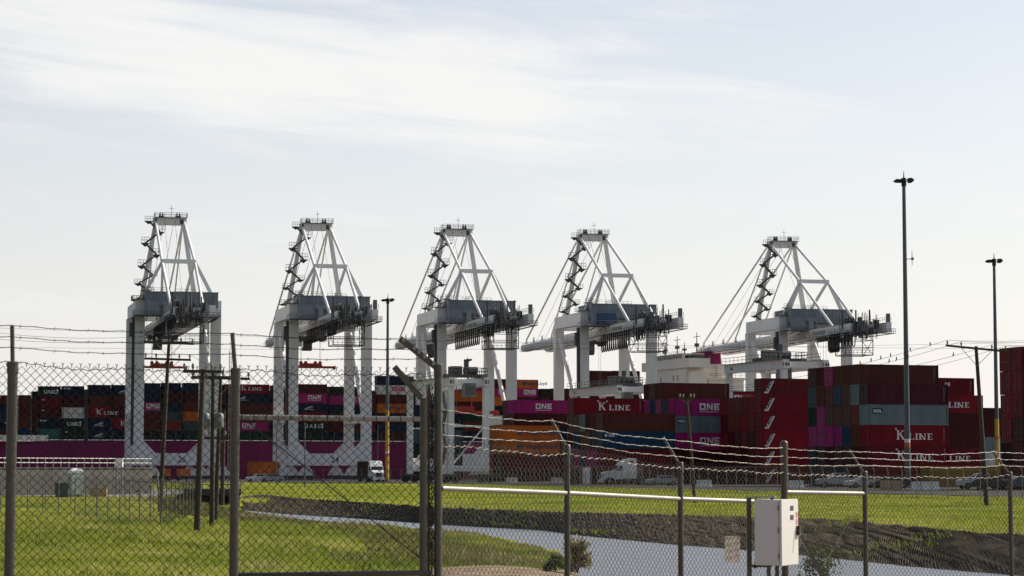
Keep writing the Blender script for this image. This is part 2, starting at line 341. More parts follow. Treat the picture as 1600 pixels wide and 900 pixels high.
# ---- far canal bank: a revetment of crumpled matting, built as folds
def resample(pl, n):
    P = np.array([[p.x, p.y, p.z] for p in pl]); s = np.concatenate([[0], np.cumsum(np.linalg.norm(np.diff(P, axis=0), axis=1))])
    q = np.linspace(0, s[-1], n); return np.stack([np.interp(q, s, P[:, k]) for k in range(3)], 1)
_us = np.concatenate([np.linspace(373, 1150, 800), np.linspace(1150.5, 1690, 2100), np.linspace(1692, 2250, 120)])
def at_u(pl):
    U = np.array([800+FPX*p.x/(p.y) for p in pl]); return np.stack([np.interp(_us, U, [getattr(p, c) for p in pl]) for c in 'xyz'], 1)
B0, B1 = at_u(FB), at_u(FT); nr = 64
bt = np.linspace(-.10, 1.04, nr)
bv = B0[:, None, :]*(1-bt[None, :, None])+B1[:, None, :]*bt[None, :, None]
arc = np.cumsum(np.concatenate([[0], np.linalg.norm(np.diff(B0, axis=0), axis=1)]))[:, None]; down = bt[None, :]*np.linalg.norm(B1-B0, axis=1)[:, None]
pw = arc*1.0+down*.55+.8*np.sin(down*.8+arc*.15)+.5*np.sin(arc*.33)
rib = np.clip((_us-1000)/260, 0, 1)[:, None]; rib = rib*rib*(3-2*rib)
fold = np.abs(np.sin(pw*1.25))**.8*.10+np.abs(np.sin(pw*2.9+1.1*np.sin(arc*.7)))*.04
rock = (.05*np.sin(arc*3.1+down*5.2+np.sin(arc))+.04*np.sin(arc*7.3-down*4.1)+.03*np.sin(down*9+arc*2))
ph = (arc*.80-down*.62)/.165*2*np.pi+2.2*np.sin(pw*2.5)+1.1*np.sin(down*1.9+arc*.5)
fold = fold*(.45+.55*rib)+rock*(1-rib)
fine = .050*rib*np.sin(ph)*(.7+.3*np.sin(pw*1.25+1))+RNG.normal(0, 1, fold.shape)*(.004+.016*(1-rib))
edge = np.clip(np.minimum((bt+.1)*6, (1.04-bt)*9), 0, 1)[None, :]
bv[:, :, 2] += (fold+fine)*edge-.05*(1-edge)+.02
bi = (np.arange(len(_us)-1)[:, None]*nr+np.arange(nr-1)[None, :]).ravel()
bank = np_obj('canal_bank', bv.reshape(-1, 3), np.stack([bi, bi+nr, bi+nr+1, bi+1], 1),
              mat('revetment_matting', (.082, .073, .056), .9, 0, .55, 1.6, .6, (.016, .016, .011), bump=.6, bscale=12, spec=0))
tag(bank, kind='structure')
# ---- water
def water_material():
    m = bpy.data.materials.new('canal_water'); m.use_nodes = True; t = m.node_tree; n = t.nodes; l = t.links; b = n['Principled BSDF']
    b.inputs['Base Color'].default_value = (.11, .125, .14, 1); b.inputs['Roughness'].default_value = .34; b.inputs['IOR'].default_value = 1.33; b.inputs['Specular IOR Level'].default_value = .9
    tcn = n.new('ShaderNodeTexCoord'); mp = n.new('ShaderNodeMapping'); mp.inputs['Scale'].default_value = (1.0, .45, 1); l.new(tcn.outputs['Object'], mp.inputs[0])
    z = n.new('ShaderNodeTexNoise'); z.inputs['Scale'].default_value = 3.2; z.inputs['Detail'].default_value = 5; l.new(mp.outputs[0], z.inputs['Vector'])
    bp = n.new('ShaderNodeBump'); bp.inputs['Strength'].default_value = .55; bp.inputs['Distance'].default_value = .06; l.new(z.outputs[0], bp.inputs['Height']); l.new(bp.outputs[0], b.inputs['Normal'])
    return m
mbw = MB(); mbw.add([(-30, 40, WL), (70, 40, WL), (70, 200, WL), (-30, 200, WL)], [(0, 1, 2, 3)])
tag(mbw.build('water', water_material(), fixn=False), kind='structure')
# ---- yard pavement, behind the yard fence line
YF = [Vector((44, 150, 0)), Vector((35.7, 170, 0)), Vector((13.9, 262, 0)), Vector((-9.5, 376, 0)), Vector((-46, 424, 0)), Vector((-100, 432, 0))]
mby = MB(); mby.add([(200, 120, .03), (52, 152, .03), (44, 178, .03), (22, 266, .03), (-5, 372, .03), (-45, 418, .03), (-110, 426, .03), (-500, 410, .03), (-500, 700, .03), (400, 900, .03), (700, 300, .03)], [tuple(range(11))])
tag(mby.build('yard_pavement', M_ASPH, fixn=False), kind='structure')
mbr = MB(); mbr.add([(-90, 205, .034), (-36, 197, .034), (-30, 191, .034), (-30, 214, .034), (-38, 262, .034), (-110, 300, .034)], [tuple(range(6))])
tag(mbr.build('access_road', M_CONC, fixn=False), kind='structure')
# ---- grass blades
def leaf_material(name, cols, transl=.35):
    m = bpy.data.materials.new(name); m.use_nodes = True; t = m.node_tree; n = t.nodes; l = t.links
    b = n['Principled BSDF']; b.inputs['Roughness'].default_value = .6; b.inputs['Specular IOR Level'].default_value = .25
    a = n.new('ShaderNodeAttribute'); a.attribute_name = 'tone'; r = n.new('ShaderNodeValToRGB'); l.new(a.outputs['Fac'], r.inputs[0])
    e = r.color_ramp.elements
    while len(e) < len(cols): e.new(.5)
    for i, c in enumerate(cols): e[i].position = i/(len(cols)-1); e[i].color = (*c, 1)
    l.new(r.outputs[0], b.inputs['Base Color'])
    tr = n.new('ShaderNodeBsdfTranslucent'); l.new(r.outputs[0], tr.inputs[0]); mx = n.new('ShaderNodeMixShader'); mx.inputs[0].default_value = transl
    l.new(b.outputs[0], mx.inputs[1]); l.new(tr.outputs[0], mx.inputs[2]); l.new(mx.outputs[0], n['Material Output'].inputs[0]); MATS[name] = m
    return m
M_BLADE = leaf_material('grass_blades', [(.055, .09, .012), (.195, .25, .028), (.36, .38, .05), (.62, .51, .28)])
M_REED = leaf_material('reed_stems', [(.07, .085, .022), (.16, .15, .055), (.32, .265, .15), (.50, .43, .30)])
M_LEAF = leaf_material('shrub_leaves', [(.022, .04, .010), (.05, .075, .018), (.10, .12, .04)])
def blades(name, P, h, wd, tone, material, lean=.35, parent=None):
    n = len(P); th = RNG.uniform(0, 2*np.pi, n); le = RNG.normal(0, lean, (n, 2))*h[:, None]
    sd = np.stack([np.cos(th), np.sin(th), np.zeros(n)], 1)*(wd/2)[:, None]
    mid = P+np.concatenate([le*.35, (h*.6)[:, None]], 1); tip = P+np.concatenate([le, (h*.96)[:, None]], 1)
    V = np.stack([P-sd, P+sd, mid+sd*.7, mid-sd*.7, tip], 1).reshape(-1, 3); o = np.arange(n)[:, None]*5
    F = np.concatenate([o+np.array([[0, 1, 2]]), o+np.array([[0, 2, 3]]), o+np.array([[3, 2, 4]])], 0)
    ob = np_obj(name, V, F, material, False, parent); a = ob.data.attributes.new('tone', 'FLOAT', 'POINT'); a.data.foreach_set('value', np.repeat(np.clip(tone, 0, 1), 5).astype(np.float32))
    return ob
def scatter(n, y0, y1, umin, umax, pw=1.0):
    Y = y0+(y1-y0)*RNG.random(n)**pw; U = RNG.uniform(umin, umax, n); X = (U-800)/FPX*Y
    return X, Y
def patch(X, Y, s, o): return .5+.5*np.sin(X*s+o+1.3*np.sin(Y*s*.7+o))*np.sin(Y*s*.9+o*2+np.sin(X*s*.6))
X, Y = scatter(170000, 44, 125, -30, 960, 1.25)
d = dist_poly(X, Y, NE); ok = (~inside(X, Y, WPOLY)) & (~inside(X, Y, BPOLY)) & (d > 1.0) & (dist_poly(X, Y, FT) > d) & (RNG.random(len(X)) > dirt_mask(X, Y)*.96)
X, Y = X[ok], Y[ok]; Z = height(X, Y)-.01
pt = patch(X, Y, .55, .7); p2 = patch(X, Y, 1.9, 2.1)
p3 = patch(X, Y, .27, 3.3); rough = np.clip((Y-74)/14, 0, 1)*(X < -6)          # rougher, weedier grass towards the compound
h = (.05+.09*RNG.random(len(X)))*(.55+.7*pt)*(1+.6*p2)*(1+.9*rough*p2)
tone = .22+.26*pt+.15*RNG.normal(0, 1, len(X))+.20*(p2-.5)+.42*(p3-.5)+.40*(RNG.random(len(X)) < .05+.10*rough*(1-pt))
tag(blades('meadow_grass', np.stack([X, Y, Z], 1), h, .006+.00016*Y, tone, M_BLADE), 'short yellow green grass covering the meadow beyond the gate', 'grass', kind='stuff')
X, Y = scatter(90000, 70, 330, 360, 1640, 1.7); d = dist_poly(X, Y, FT)
def yard_side(X, Y):
    xs_ = np.interp(Y, [p.y for p in YF], [p.x for p in YF]); return X > xs_+4
ok = (~inside(X, Y, WPOLY)) & (~inside(X, Y, BPOLY)) & (d < dist_poly(X, Y, NE)) & (~yard_side(X, Y)); X, Y = X[ok], Y[ok]; Z = height(X, Y)-.01
pt = patch(X, Y, .35, .2); h = (.06+.09*RNG.random(len(X)))*(.6+.8*pt); tone = .30+.20*pt+.15*RNG.normal(0, 1, len(X))+.75*np.exp(-d[ok]/2.2)*RNG.random(len(X))
tag(blades('verge_grass', np.stack([X, Y, Z], 1), h, .012+.0002*Y, tone, M_BLADE), 'mown grass strip between the canal bank and the yard fence', 'grass', kind='stuff')
# reeds along the near water edge
q = resample(NE[1:9], 4000); k = RNG.integers(0, 3999, 42000); off = .6+7.0*RNG.random(42000)**1.3
dirn = np.gradient(q[:, :2], axis=0); nrm = np.stack([dirn[:, 1], -dirn[:, 0]], 1); nrm /= np.linalg.norm(nrm, axis=1)[:, None]+1e-9
P2 = q[k, :2]+nrm[k]*off[:, None]; X, Y = P2[:, 0], P2[:, 1]
cl = patch(X, Y, .8, 1.1); ok = RNG.random(len(X)) < (.25+.75*cl); X, Y, cl, off = X[ok], Y[ok], cl[ok], off[ok]
Z = np.maximum(height(X, Y), WL-.1)-.02; tall = np.where(patch(X, Y, .42, 2.2) > .78, 2.0, 1.0); h = (.15+.26*RNG.random(len(X)))*(.5+.7*cl)*tall*(.10+.15*np.minimum(off, 4.5)); tone = .32*RNG.random(len(X))+.45*(tall > 1.5)*RNG.random(len(X))+.22*cl*RNG.random(len(X))
tag(blades('bank_reeds', np.stack([X, Y, Z], 1), h, .016+.00028*Y, tone, M_REED, .3), 'dry tan reeds fringing the near edge of the canal', 'reeds', kind='stuff')
# dry tall grass by the gate, and tussocks
TX, TY = [], []
for (u, y0, n, sp) in ((50, 48.2, 1500, .7), (100, 48.0, 900, .6), (15, 48.4, 900, .45), (150, 47.6, 400, .6), (420, 66, 120, .35), (470, 47.5, 130, .8), (600, 47, 180, .7)):
    c = (u-800)/FPX*y0; TX.append(RNG.normal(c, sp, n)); TY.append(RNG.normal(y0, .7, n))
X, Y = np.concatenate(TX), np.concatenate(TY); Z = height(X, Y)-.02; h = .14+.28*RNG.random(len(X))
tag(blades('dry_tussocks', np.stack([X, Y, Z], 1), h, np.full(len(X), .018), .45+.5*RNG.random(len(X)), M_REED, .4), 'pale dry tall grass tufts standing in the meadow near the gate', 'grass', kind='stuff')
# broad leaved weed clumps in the rough grass by the compound, a few strays nearer
nc = 420; CX = np.concatenate([RNG.uniform(-27, -6, 330), RNG.uniform(-11, -1, 90)]); CY = np.concatenate([RNG.uniform(76, 108, 330), RNG.uniform(48, 84, 90)])
cs = RNG.uniform(.12, .42, nc); ck = RNG.integers(0, nc, 9000); X = CX[ck]+RNG.normal(0, .5, 9000)*cs[ck]*1.4; Y = CY[ck]+RNG.normal(0, .5, 9000)*cs[ck]
ok = (~inside(X, Y, WPOLY)) & (dist_poly(X, Y, NE) > 5); X, Y, ck = X[ok], Y[ok], ck[ok]; Z = height(X, Y)-.01
tn = RNG.random(nc)
tag(blades('meadow_weeds', np.stack([X, Y, Z], 1), (.06+.5*cs[ck]*RNG.random(len(X))), .03+.04*RNG.random(len(X)), .02+.30*tn[ck]+.1*RNG.random(len(X))+.45*(tn[ck] > .86), M_BLADE, .6), 'dark broad leaved weed clumps in the rough grass by the compound', 'weeds', kind='stuff')
# weeds creeping over the far bank
X, Y = [], []
for (u, t_, n, sp) in ((940, .55, 320, .9), (800, .6, 220, 1.0), (962, .3, 220, .9), (880, .75, 200, 1.4), (990, .62, 220, 1.2), (1420, .4, 200, 1.5), (1180, .85, 200, 1.6), (700, .7, 200, 2), (600, .9, 260, 2.5), (760, .93, 260, 1.6), (850, .93, 260, 1.6), (1010, .94, 300, 1.8), (1110, .94, 260, 1.5), (1240, .95, 260, 1.5), (1330, .93, 220, 1.2), (500, .85, 200, 3)):
    i = int(np.argmin(np.abs(_us-u))); c = B0[i]*(1-t_)+B1[i]*t_; X.append(RNG.normal(c[0], sp, n)); Y.append(RNG.normal(c[1], sp*.8, n))
X, Y = np.concatenate(X), np.concatenate(Y); ok = inside(X, Y, BPOLY); X, Y = X[ok], Y[ok]; Z = height(X, Y)+.2; h = .1+.2*RNG.random(len(X))
tag(blades('bank_weeds', np.stack([X, Y, Z], 1), h, np.full(len(X), .05), .15+.35*RNG.random(len(X)), M_BLADE, .5), 'scattered green weeds creeping over the far canal bank', 'weeds', kind='stuff')
# shrubs
def shrub(u, v, z, rx, rz, n, label, mat_=None, size=.05, D=None):
    p = gp(u, v, z) if D is None else Vector(((u-800)/FPX*D, D, float(height(np.array([(u-800)/FPX*D]), np.array([D]))[0])))
    p.z -= .05
    t = thing('shrub', p, 0, label, 'shrub')
    st = MB()
    for i in range(9):
        a = random.uniform(0, 6.28); e = Vector((math.cos(a)*rx*random.uniform(.3, .8), math.sin(a)*rx*random.uniform(.3, .8), rz*random.uniform(.6, 1.1)))
        st.path([(0, 0, 0), e*.5+Vector((0, 0, .06)), e], [.012, .009, .004], 4)
    st.build('stem', M_WOOD, t)
    nl = 11; lob = np.stack([RNG.uniform(-.8, .8, nl)*rx, RNG.uniform(-.8, .8, nl)*rx, RNG.uniform(.15, 1.0, nl)*rz], 1); lw = RNG.uniform(.16, .34, nl)*(rx+rz)*.5; li = RNG.integers(0, nl, n)
    lob[:, :2] *= (1.15-.7*lob[:, 2:3]/rz); ctr = lob[li]+RNG.normal(0, .5, (n, 3))*lw[li][:, None]; ctr = ctr[ctr[:, 2] > .02]; n = len(ctr)
    a = RNG.normal(0, 1, (n, 3)); a /= np.linalg.norm(a, axis=1)[:, None]; b = np.cross(a, RNG.normal(0, 1, (n, 3))); b /= np.linalg.norm(b, axis=1)[:, None]
    L = size*(.6+.8*RNG.random(n))[:, None]
    V = np.stack([ctr-a*L, ctr+b*L*.35, ctr+a*L, ctr-b*L*.35], 1).reshape(-1, 3); F = np.arange(n)[:, None]*4+np.array([[0, 1, 2, 3]])
    ob = np_obj('foliage', V, F, mat_ or M_LEAF, False, t); at2 = ob.data.attributes.new('tone', 'FLOAT', 'POINT'); at2.data.foreach_set('value', np.repeat(np.clip(RNG.random(n)*.7+.3*(ctr[:, 2]/rz), 0, 1), 4).astype(np.float32))
    return t
shrub(902, 893, -.7, .5, .85, 1900, 'dark rounded shrub on the sandy point where the bank meets the water', M_REED, .07)
shrub(868, 890, -.45, .35, .4, 500, 'low scrubby shrub in the sand beside the dark rounded one', None, .06)
shrub(1275, 0, 0, .32, 1.02, 2200, 'leafy green bush growing up behind the white cabinet', None, .024, D=27.5)
# ================================================================== ship to shore gantry cranes
CR = [(-76.7, 527.8), (-42.75, 540.5), (-8.6, 554.2), (26.0, 566.5), (76.8, 584.4)]
TC = math.radians(14.0); GA = 23.3; LX = 8.7
CL = ['ship to shore crane over the ship, with the number 26 on its sill beam', 'ship to shore crane with the number 24 on its sill beam',
      'ship to shore crane standing behind the gate post with angled arms', 'ship to shore crane with a bright blue panel under its machinery house', 'ship to shore crane behind the yard crane marked 144, festoon only at its rear end']
def build_crane(root):
    P = lambda mb, n, m=M_CRANE, sm=False: mb.build(n, m, root, sm)
    for y in (0, GA):
        for sx_ in (-1, 1):
            x = sx_*LX
            P(MB().box(x-1.12, x+1.12, y-1.12, y+1.12, 6.2, 39.0 if y else 41.98), 'leg')
        # sill beam with the splayed corners that make the U of each portal
        P(MB().prism([(-LX-1.15, 3.4), (LX+1.15, 3.4), (LX+1.15, 6.2), (LX+1.13, 9.4), (LX-1.15, 9.0), (LX-3.9, 6.2), (-LX+3.9, 6.2), (-LX+1.15, 9.0), (-LX-1.13, 9.4), (-LX-1.15, 6.2)], y-1.14, y+1.14), 'sill_beam')
        for sx_ in (-1, 1):
            for o_ in (-2.6, 2.6):
                b = MB().prism([(sx_*LX*.93+o_-2.0, 1.0), (sx_*LX*.93+o_+2.0, 1.0), (sx_*LX*.93+o_+1.4, 2.2), (sx_*LX*.93+o_+.4, 3.4), (sx_*LX*.93+o_-.4, 3.4), (sx_*LX*.93+o_-1.4, 2.2)], y-.5, y+.5)
                bo = P(b, 'bogie')
                wv = MB()
                for k in (-1.4, -.5, .5, 1.4): wv.tube((sx_*LX*.93+o_+k, y-.3, .46), (sx_*LX*.93+o_+k, y+.3, .46), .42, 12)
                wv.build('wheel_set', M_CRANED, bo)
    for sx_ in (-1, 1):
        x = sx_*LX
        P(MB().box(x-.8, x+.8, 1.1, GA-1.1, 13.6, 15.8), 'portal_beam')
        P(MB().prism([(1.1, 41.9), (GA+1.1, 41.9), (GA+1.1, 39.0), (1.1, 38.8)], x-.85, x+.85, 'yz'), 'portal_beam')
        P(MB().tube((x, GA-1.0, 36.5), (x, 1.0, 12.2), .5, 10), 'diagonal_brace', sm=True)
    P(MB().box(-LX+1.1, LX-1.1, -.95, .95, 38.9, 41.6), 'cross_beam'); P(MB().box(-LX+1.1, LX-1.1, GA-.9, GA+.9, 38.6, 41.0), 'cross_beam')
    # twin girder: boom out over the ship and long back reach
    for sx_ in (-1, 1):
        x = sx_*3.4
        g = P(MB().box(x-.65, x+.65, -34.0 if sx_ < 0 else -39.5, 27.0, 35.9, 38.2), 'girder')
        bm_ = MB().prism([(27.05, 35.9), (78.5, 35.9), (81.0, 36.6), (81.0, 37.9), (27.05, 38.15)], x-.62, x+.62, 'yz'); b = P(bm_, 'boom')
        rl = MB(); rl.box(x-.62, x-.42, -33, 80, 38.21, 38.3); rl.build('trolley_rail', M_CRANED, g)
        wk = MB()
        xo = x+sx_*1.2
        wk.box(min(xo, x+sx_*.66), max(xo, x+sx_*.66), -33, 80, 36.0, 36.08); wk.railing([(xo, -33, 36.08), (xo, 80, 36.08)], 1.1, .035, 2.0)
        wk.build('walkway', M_RAILG, g)
        stf = MB()
        for y in np.arange(-33, 80, 3.0): stf.box(x+sx_*.655, x+sx_*.70, y-.05, y+.05, 36.0, 38.1)
        stf.build('stiffener', M_CRANE, g)['kind'] = 'stuff'
        # brackets for the stays (small fins)
        fn = MB()
        for y in (49.8, 60, 69, 77): fn.prism([(y-1.0, 38.15), (y+1.0, 38.15), (y+.25, 39.6), (y-.15, 39.6)], x-.12, x+.12, 'yz')
        fn.build('stay_bracket', M_CRANE, b)
        if sx_ < 0:
            t = inst('lettering', text_mesh('KONECRANES', M_LETTERG, 1.25, .02), g); t.location = (x-.70, -9.5, 36.6); t.rotation_euler = (0, 0, -math.pi/2)
    # lattice of cross ties and catwalk between the girders
    ti = MB()
    for i, y in enumerate(np.arange(-33, 74, 6.0)):
        ti.beam((-2.75, y, 37.2), (2.75, y, 37.2), .4, .5); ti.beam((-2.75, y, 36.2), (2.75, y+6, 36.2), .16, .16); ti.beam((2.75, y, 36.2), (-2.75, y+6, 36.2), .16, .16)
    P(ti, 'cross_tie', M_RAILG)
    # machinery house
    hs = MB().box(-7.8, 8.7, -4.2, 7.5, 40.1, 44.2); h = P(hs, 'machinery_house', M_HOUSE)
    rb = MB()
    for x in np.arange(-7.5, 8.6, .9): rb.box(x-.04, x+.04, -4.26, -4.2, 40.2, 44.1)
    rb.box(-7.95, 8.85, -4.4, 7.7, 44.2, 44.4); rb.build('roof_edge', M_HOUSE, h)
    rr = MB().railing([(-7.7, -4.1, 44.4), (-2.5, -4.1, 44.4), (-2.5, 2, 44.4)], 1.0, .035, 1.4); rr.railing([(-.5, 1, 44.4), (4, 1, 44.4)], 1.1, .04, 1.0); rr.build('railing', M_RAILG, h)
    er = MB().box(-8.1, -1.6, -6.2, -4.3, 38.3, 41.4); e = P(er, 'electrical_room', M_HOUSE)
    MB().box(-2.6, -1.9, -6.28, -6.2, 38.5, 40.4).build('door', M_CRANED, e); MB().box(-4.6, -3.9, -6.28, -6.2, 38.6, 40.5).build('door', M_CRANED, e)
    pf = MB(); pf.box(-10.4, 9.0, -7.2, -1.2, 38.05, 38.2); pf.railing([(-10.4, -1.2, 38.2), (-10.4, -7.2, 38.2), (9.0, -7.2, 38.2)], 1.1, .04, 1.3)
    for x in np.arange(-9.6, 8.8, 2.2): pf.beam((x, -7.1, 38.0), (x, -1.2, 37.2), .12, .25)
    P(pf, 'walkway', M_RAILG)
    # waterside A frame with apex
    for sx_ in (-1, 1):
        P(MB().beam((sx_*6.9, GA, 40.6), (sx_*3.3, 22.3, 61.6), 1.25, 1.1, .85, .85, up=(1, 0, 0)), 'mast_leg')
        P(MB().beam((sx_*8.6, 0, 41.6), (sx_*3.75, -.3, 52.2), .95, .8, .7, .65, up=(1, 0, 0)), 'frame_leg')
        P(MB().beam((sx_*2.4, 15.0, 40.9), (sx_*3.6, .2, 52.0), .62, .62, .55, .55, up=(1, 0, 0)), 'frame_strut')
        P(MB().tube((sx_*3.55, -21.0, 38.3), (sx_*3.75, -.5, 51.9), .35, 10).tube((sx_*3.75, -.5, 51.9), (sx_*3.4, 22.0, 61.8), .35, 10), 'backstay', sm=True)
        P(MB().tube((sx_*3.4, 77.0, 39.3), (sx_*3.3, 23.2, 61.9), .24, 8), 'forestay', sm=True)
        P(MB().tube((sx_*3.4, 49.8, 39.3), (sx_*3.2, 23.0, 61.4), .21, 8), 'forestay', sm=True)
        rp = MB(); rp.tube((sx_*1.0, 75, 39.0), (sx_*1.2, 22.8, 62.6), .05, 4); rp.tube((sx_*1.3, 4, 44.4), (sx_*1.2, 22, 62.6), .05, 4); P(rp, 'boom_rope', M_RAILG)
    P(MB().beam((-3.9, -.3, 52.25), (3.9, -.3, 52.25), .8, .85), 'tie_beam')
    ap = P(MB().box(-3.95, 3.95, 21.3, 23.3, 60.9, 62.5), 'apex_beam')
    pl = MB(); pl.box(-3.6, 4.1, 20.6, 24.0, 62.52, 62.65); pl.railing([(-3.6, 20.6, 62.65), (4.1, 20.6, 62.65), (4.1, 24.0, 62.65), (-3.6, 24.0, 62.65), (-3.6, 20.6, 62.65)], 1.1, .04, 1.1)
    pl.build('apex_platform', M_RAILG, ap)
    for x in (-2.3, -1.7, 1.7, 2.3): MB().tube((x-.12, 22.0, 63.2), (x+.12, 22.0, 63.2), .62, 12).box(x-.3, x+.3, 21.7, 22.3, 62.66, 63.1).build('sheave', M_CRANED, ap)
    MB().tube((.4, 22, 62.6), (.4, 22, 65.6), .05, 4).tube((-.2, 22, 64.9), (1.0, 22, 64.9), .04, 4).build('aerial', M_CRANED, ap); MB().box(-3.6, -3.1, 21.17, 21.28, 61.0, 62.3).build('plate', M_CRANED, ap); MB().box(2.4, 3.2, 21.17, 21.28, 61.1, 62.2).build('plate', M_CRANED, ap)
    # stairs zig-zag up the left mast leg
    pts = []
    for i in range(10):
        t = i/9.0; z = 42.0+t*19.6; cx = -6.9+(z-40.6)/21*3.6; cy = GA-(z-40.6)/21*1.0
        pts.append(Vector((cx+(-1.75 if i % 2 else 1.35), cy-1.2, z)))
    for i, p in enumerate(pts):
        l_ = MB().box(p.x-.95, p.x+.95, p.y-.6, p.y+.6, p.z-.14, p.z); l_.railing([(p.x-.95, p.y-.6, p.z), (p.x+.95, p.y-.6, p.z)], 1.1, .045, .6); l_.prism([(p.x-.9, p.z-.14), (p.x+.9, p.z-.14), (p.x, p.z-.75)], p.y-.2, p.y+.4); P(l_, 'stair_landing', M_CRANED)
        if i: P(MB().beam(pts[i-1], p, .75, .34), 'stair_flight', M_CRANED)
    # elevator shaft and ladder on the land side left leg
    sf = MB().box(-LX-1.75, -LX-1.14, -.7, .2, 8, 38); sf.box(-LX-2.3, -LX-1.7, -.8, .3, 33.2, 36.6); P(sf, 'elevator_shaft', M_CRANED)
    tp = MB().box(-LX-1.8, -LX+3, -1.9, 1.6, 42.02, 42.15); tp.railing([(-LX-1.8, 1.6, 42.15), (-LX-1.8, -1.9, 42.15), (-LX+3, -1.9, 42.15)], 1.1, .045, 1.0); tp.box(-LX+.8, -LX+1.6, -.5, .3, 42.15, 44.8); tp.box(-LX+.2, -LX+2.4, -1, 1, 44.8, 44.95); tp.railing([(-LX+.2, -1, 44.95), (-LX+2.4, -1, 44.95)], 1, .04, .7); P(tp, 'walkway', M_CRANED)
    # back reach end: machinery platforms, hanging maintenance cage
    cg = MB()
    for x in (-4.6, 2.4):
        for y in (-32.0, -25.5):
            cg.beam((x, y, 30.4), (x, y, 36.0), .16, .16)
    for z in (30.4, 32.2, 34.0):
        for x in (-4.6, 2.4): cg.beam((x, -32, z), (x, -25.5, z), .13, .13)
        for y in (-32, -25.5): cg.beam((-4.6, y, z), (2.4, y, z), .13, .13)
    for x in (-4.6, 2.4):
        cg.beam((x, -32, 30.4), (x, -25.5, 34.0), .1, .1); cg.beam((x, -25.5, 30.4), (x, -32, 34.0), .1, .1)
    cg.box(-4.6, 2.4, -32, -31, 30.25, 30.38).box(-4.6, 2.4, -26.5, -25.5, 30.25, 30.38); cg.railing([(-4.6, -32, 30.4), (2.4, -32, 30.4)], 1.1, .04, 1.0); P(cg, 'maintenance_cage', M_CRANED)
    ma = MB(); rr_ = random.Random(5)
    for k in range(30):
        x = rr_.uniform(-4.0, 2.4); y = rr_.uniform(-37.5, -29); z = 36.2+rr_.uniform(0, 2.6); q_ = rr_.uniform(.25, .9)
        ma.box(x, x+q_, y, y+q_*1.2, z-q_, z+q_)
    for k in range(60):
        x = rr_.uniform(-4.6, 2.6); y = rr_.uniform(-38, -27); ma.tube((x, y, 34.4+rr_.uniform(-.6, .6)), (x, y, 39.4+rr_.uniform(-2.2, 1.4)), rr_.uniform(.05, .11), 4)
        x2 = rr_.uniform(-4.6, 2.6); ma.tube((x, y, 37+rr_.uniform(-2, 2)), (x2, rr_.uniform(-38, -27), 37+rr_.uniform(-2, 2)), .07, 4)
    for y in (-30.5, -33.2): ma.tube((-3.9, y, 39.0), (-3.1, y, 39.0), .85, 12)
    for x, y in ((-4.2, -29), (-1.5, -31), (1.2, -33)): ma.beam((x, y, 37), (x, y, 41.6), .3, .3)
    P(ma, 'machinery', M_CRANED)
    ep = MB(); ep.box(-5.0, -4.2, -38.0, -22, 35.3, 35.42).box(-4.2, 4.6, -40.2, -39.2, 35.3, 35.42).box(4.1, 4.8, -40.2, -22, 35.3, 35.42); ep.railing([(-5.0, -22, 35.4), (-5.0, -38, 35.4), (-4.0, -40.2, 35.4), (4.8, -40.2, 35.4), (4.8, -22, 35.4)], 1.15, .045, 1.2); ep.railing([(-4.4, -24, 38.3), (-4.4, -33.5, 38.3)], 1.1, .04, 1.5); ep.railing([(2.6, -30, 38.3), (2.6, -39, 38.3), (4.2, -39, 38.3)], 1.1, .04, 1.3)
    for y in np.arange(-38, -22, 2.4): ep.tube((-4.9, y, 35.3), (-4.0, y, 36.4), .06, 4)
    P(ep, 'end_platform', M_CRANED); P(MB().box(-2.74, 2.74, -33.9, -33.0, 36.1, 38.0), 'end_beam')
    eb = MB().box(3.0, 3.8, -39.4, -38.6, 38.22, 40.3); P(eb, 'end_cabinet', M_RAILG)
crane0 = thing('gantry_crane', (CR[0][0], CR[0][1], .03), TC, CL[0], 'crane', 'ship to shore cranes on the quay')
build_crane(crane0)
cranes = [crane0]
for i in range(1, 5):
    c = copy_tree(crane0); c.location = (CR[i][0], CR[i][1], .03); c['label'] = CL[i]; cranes.append(c)
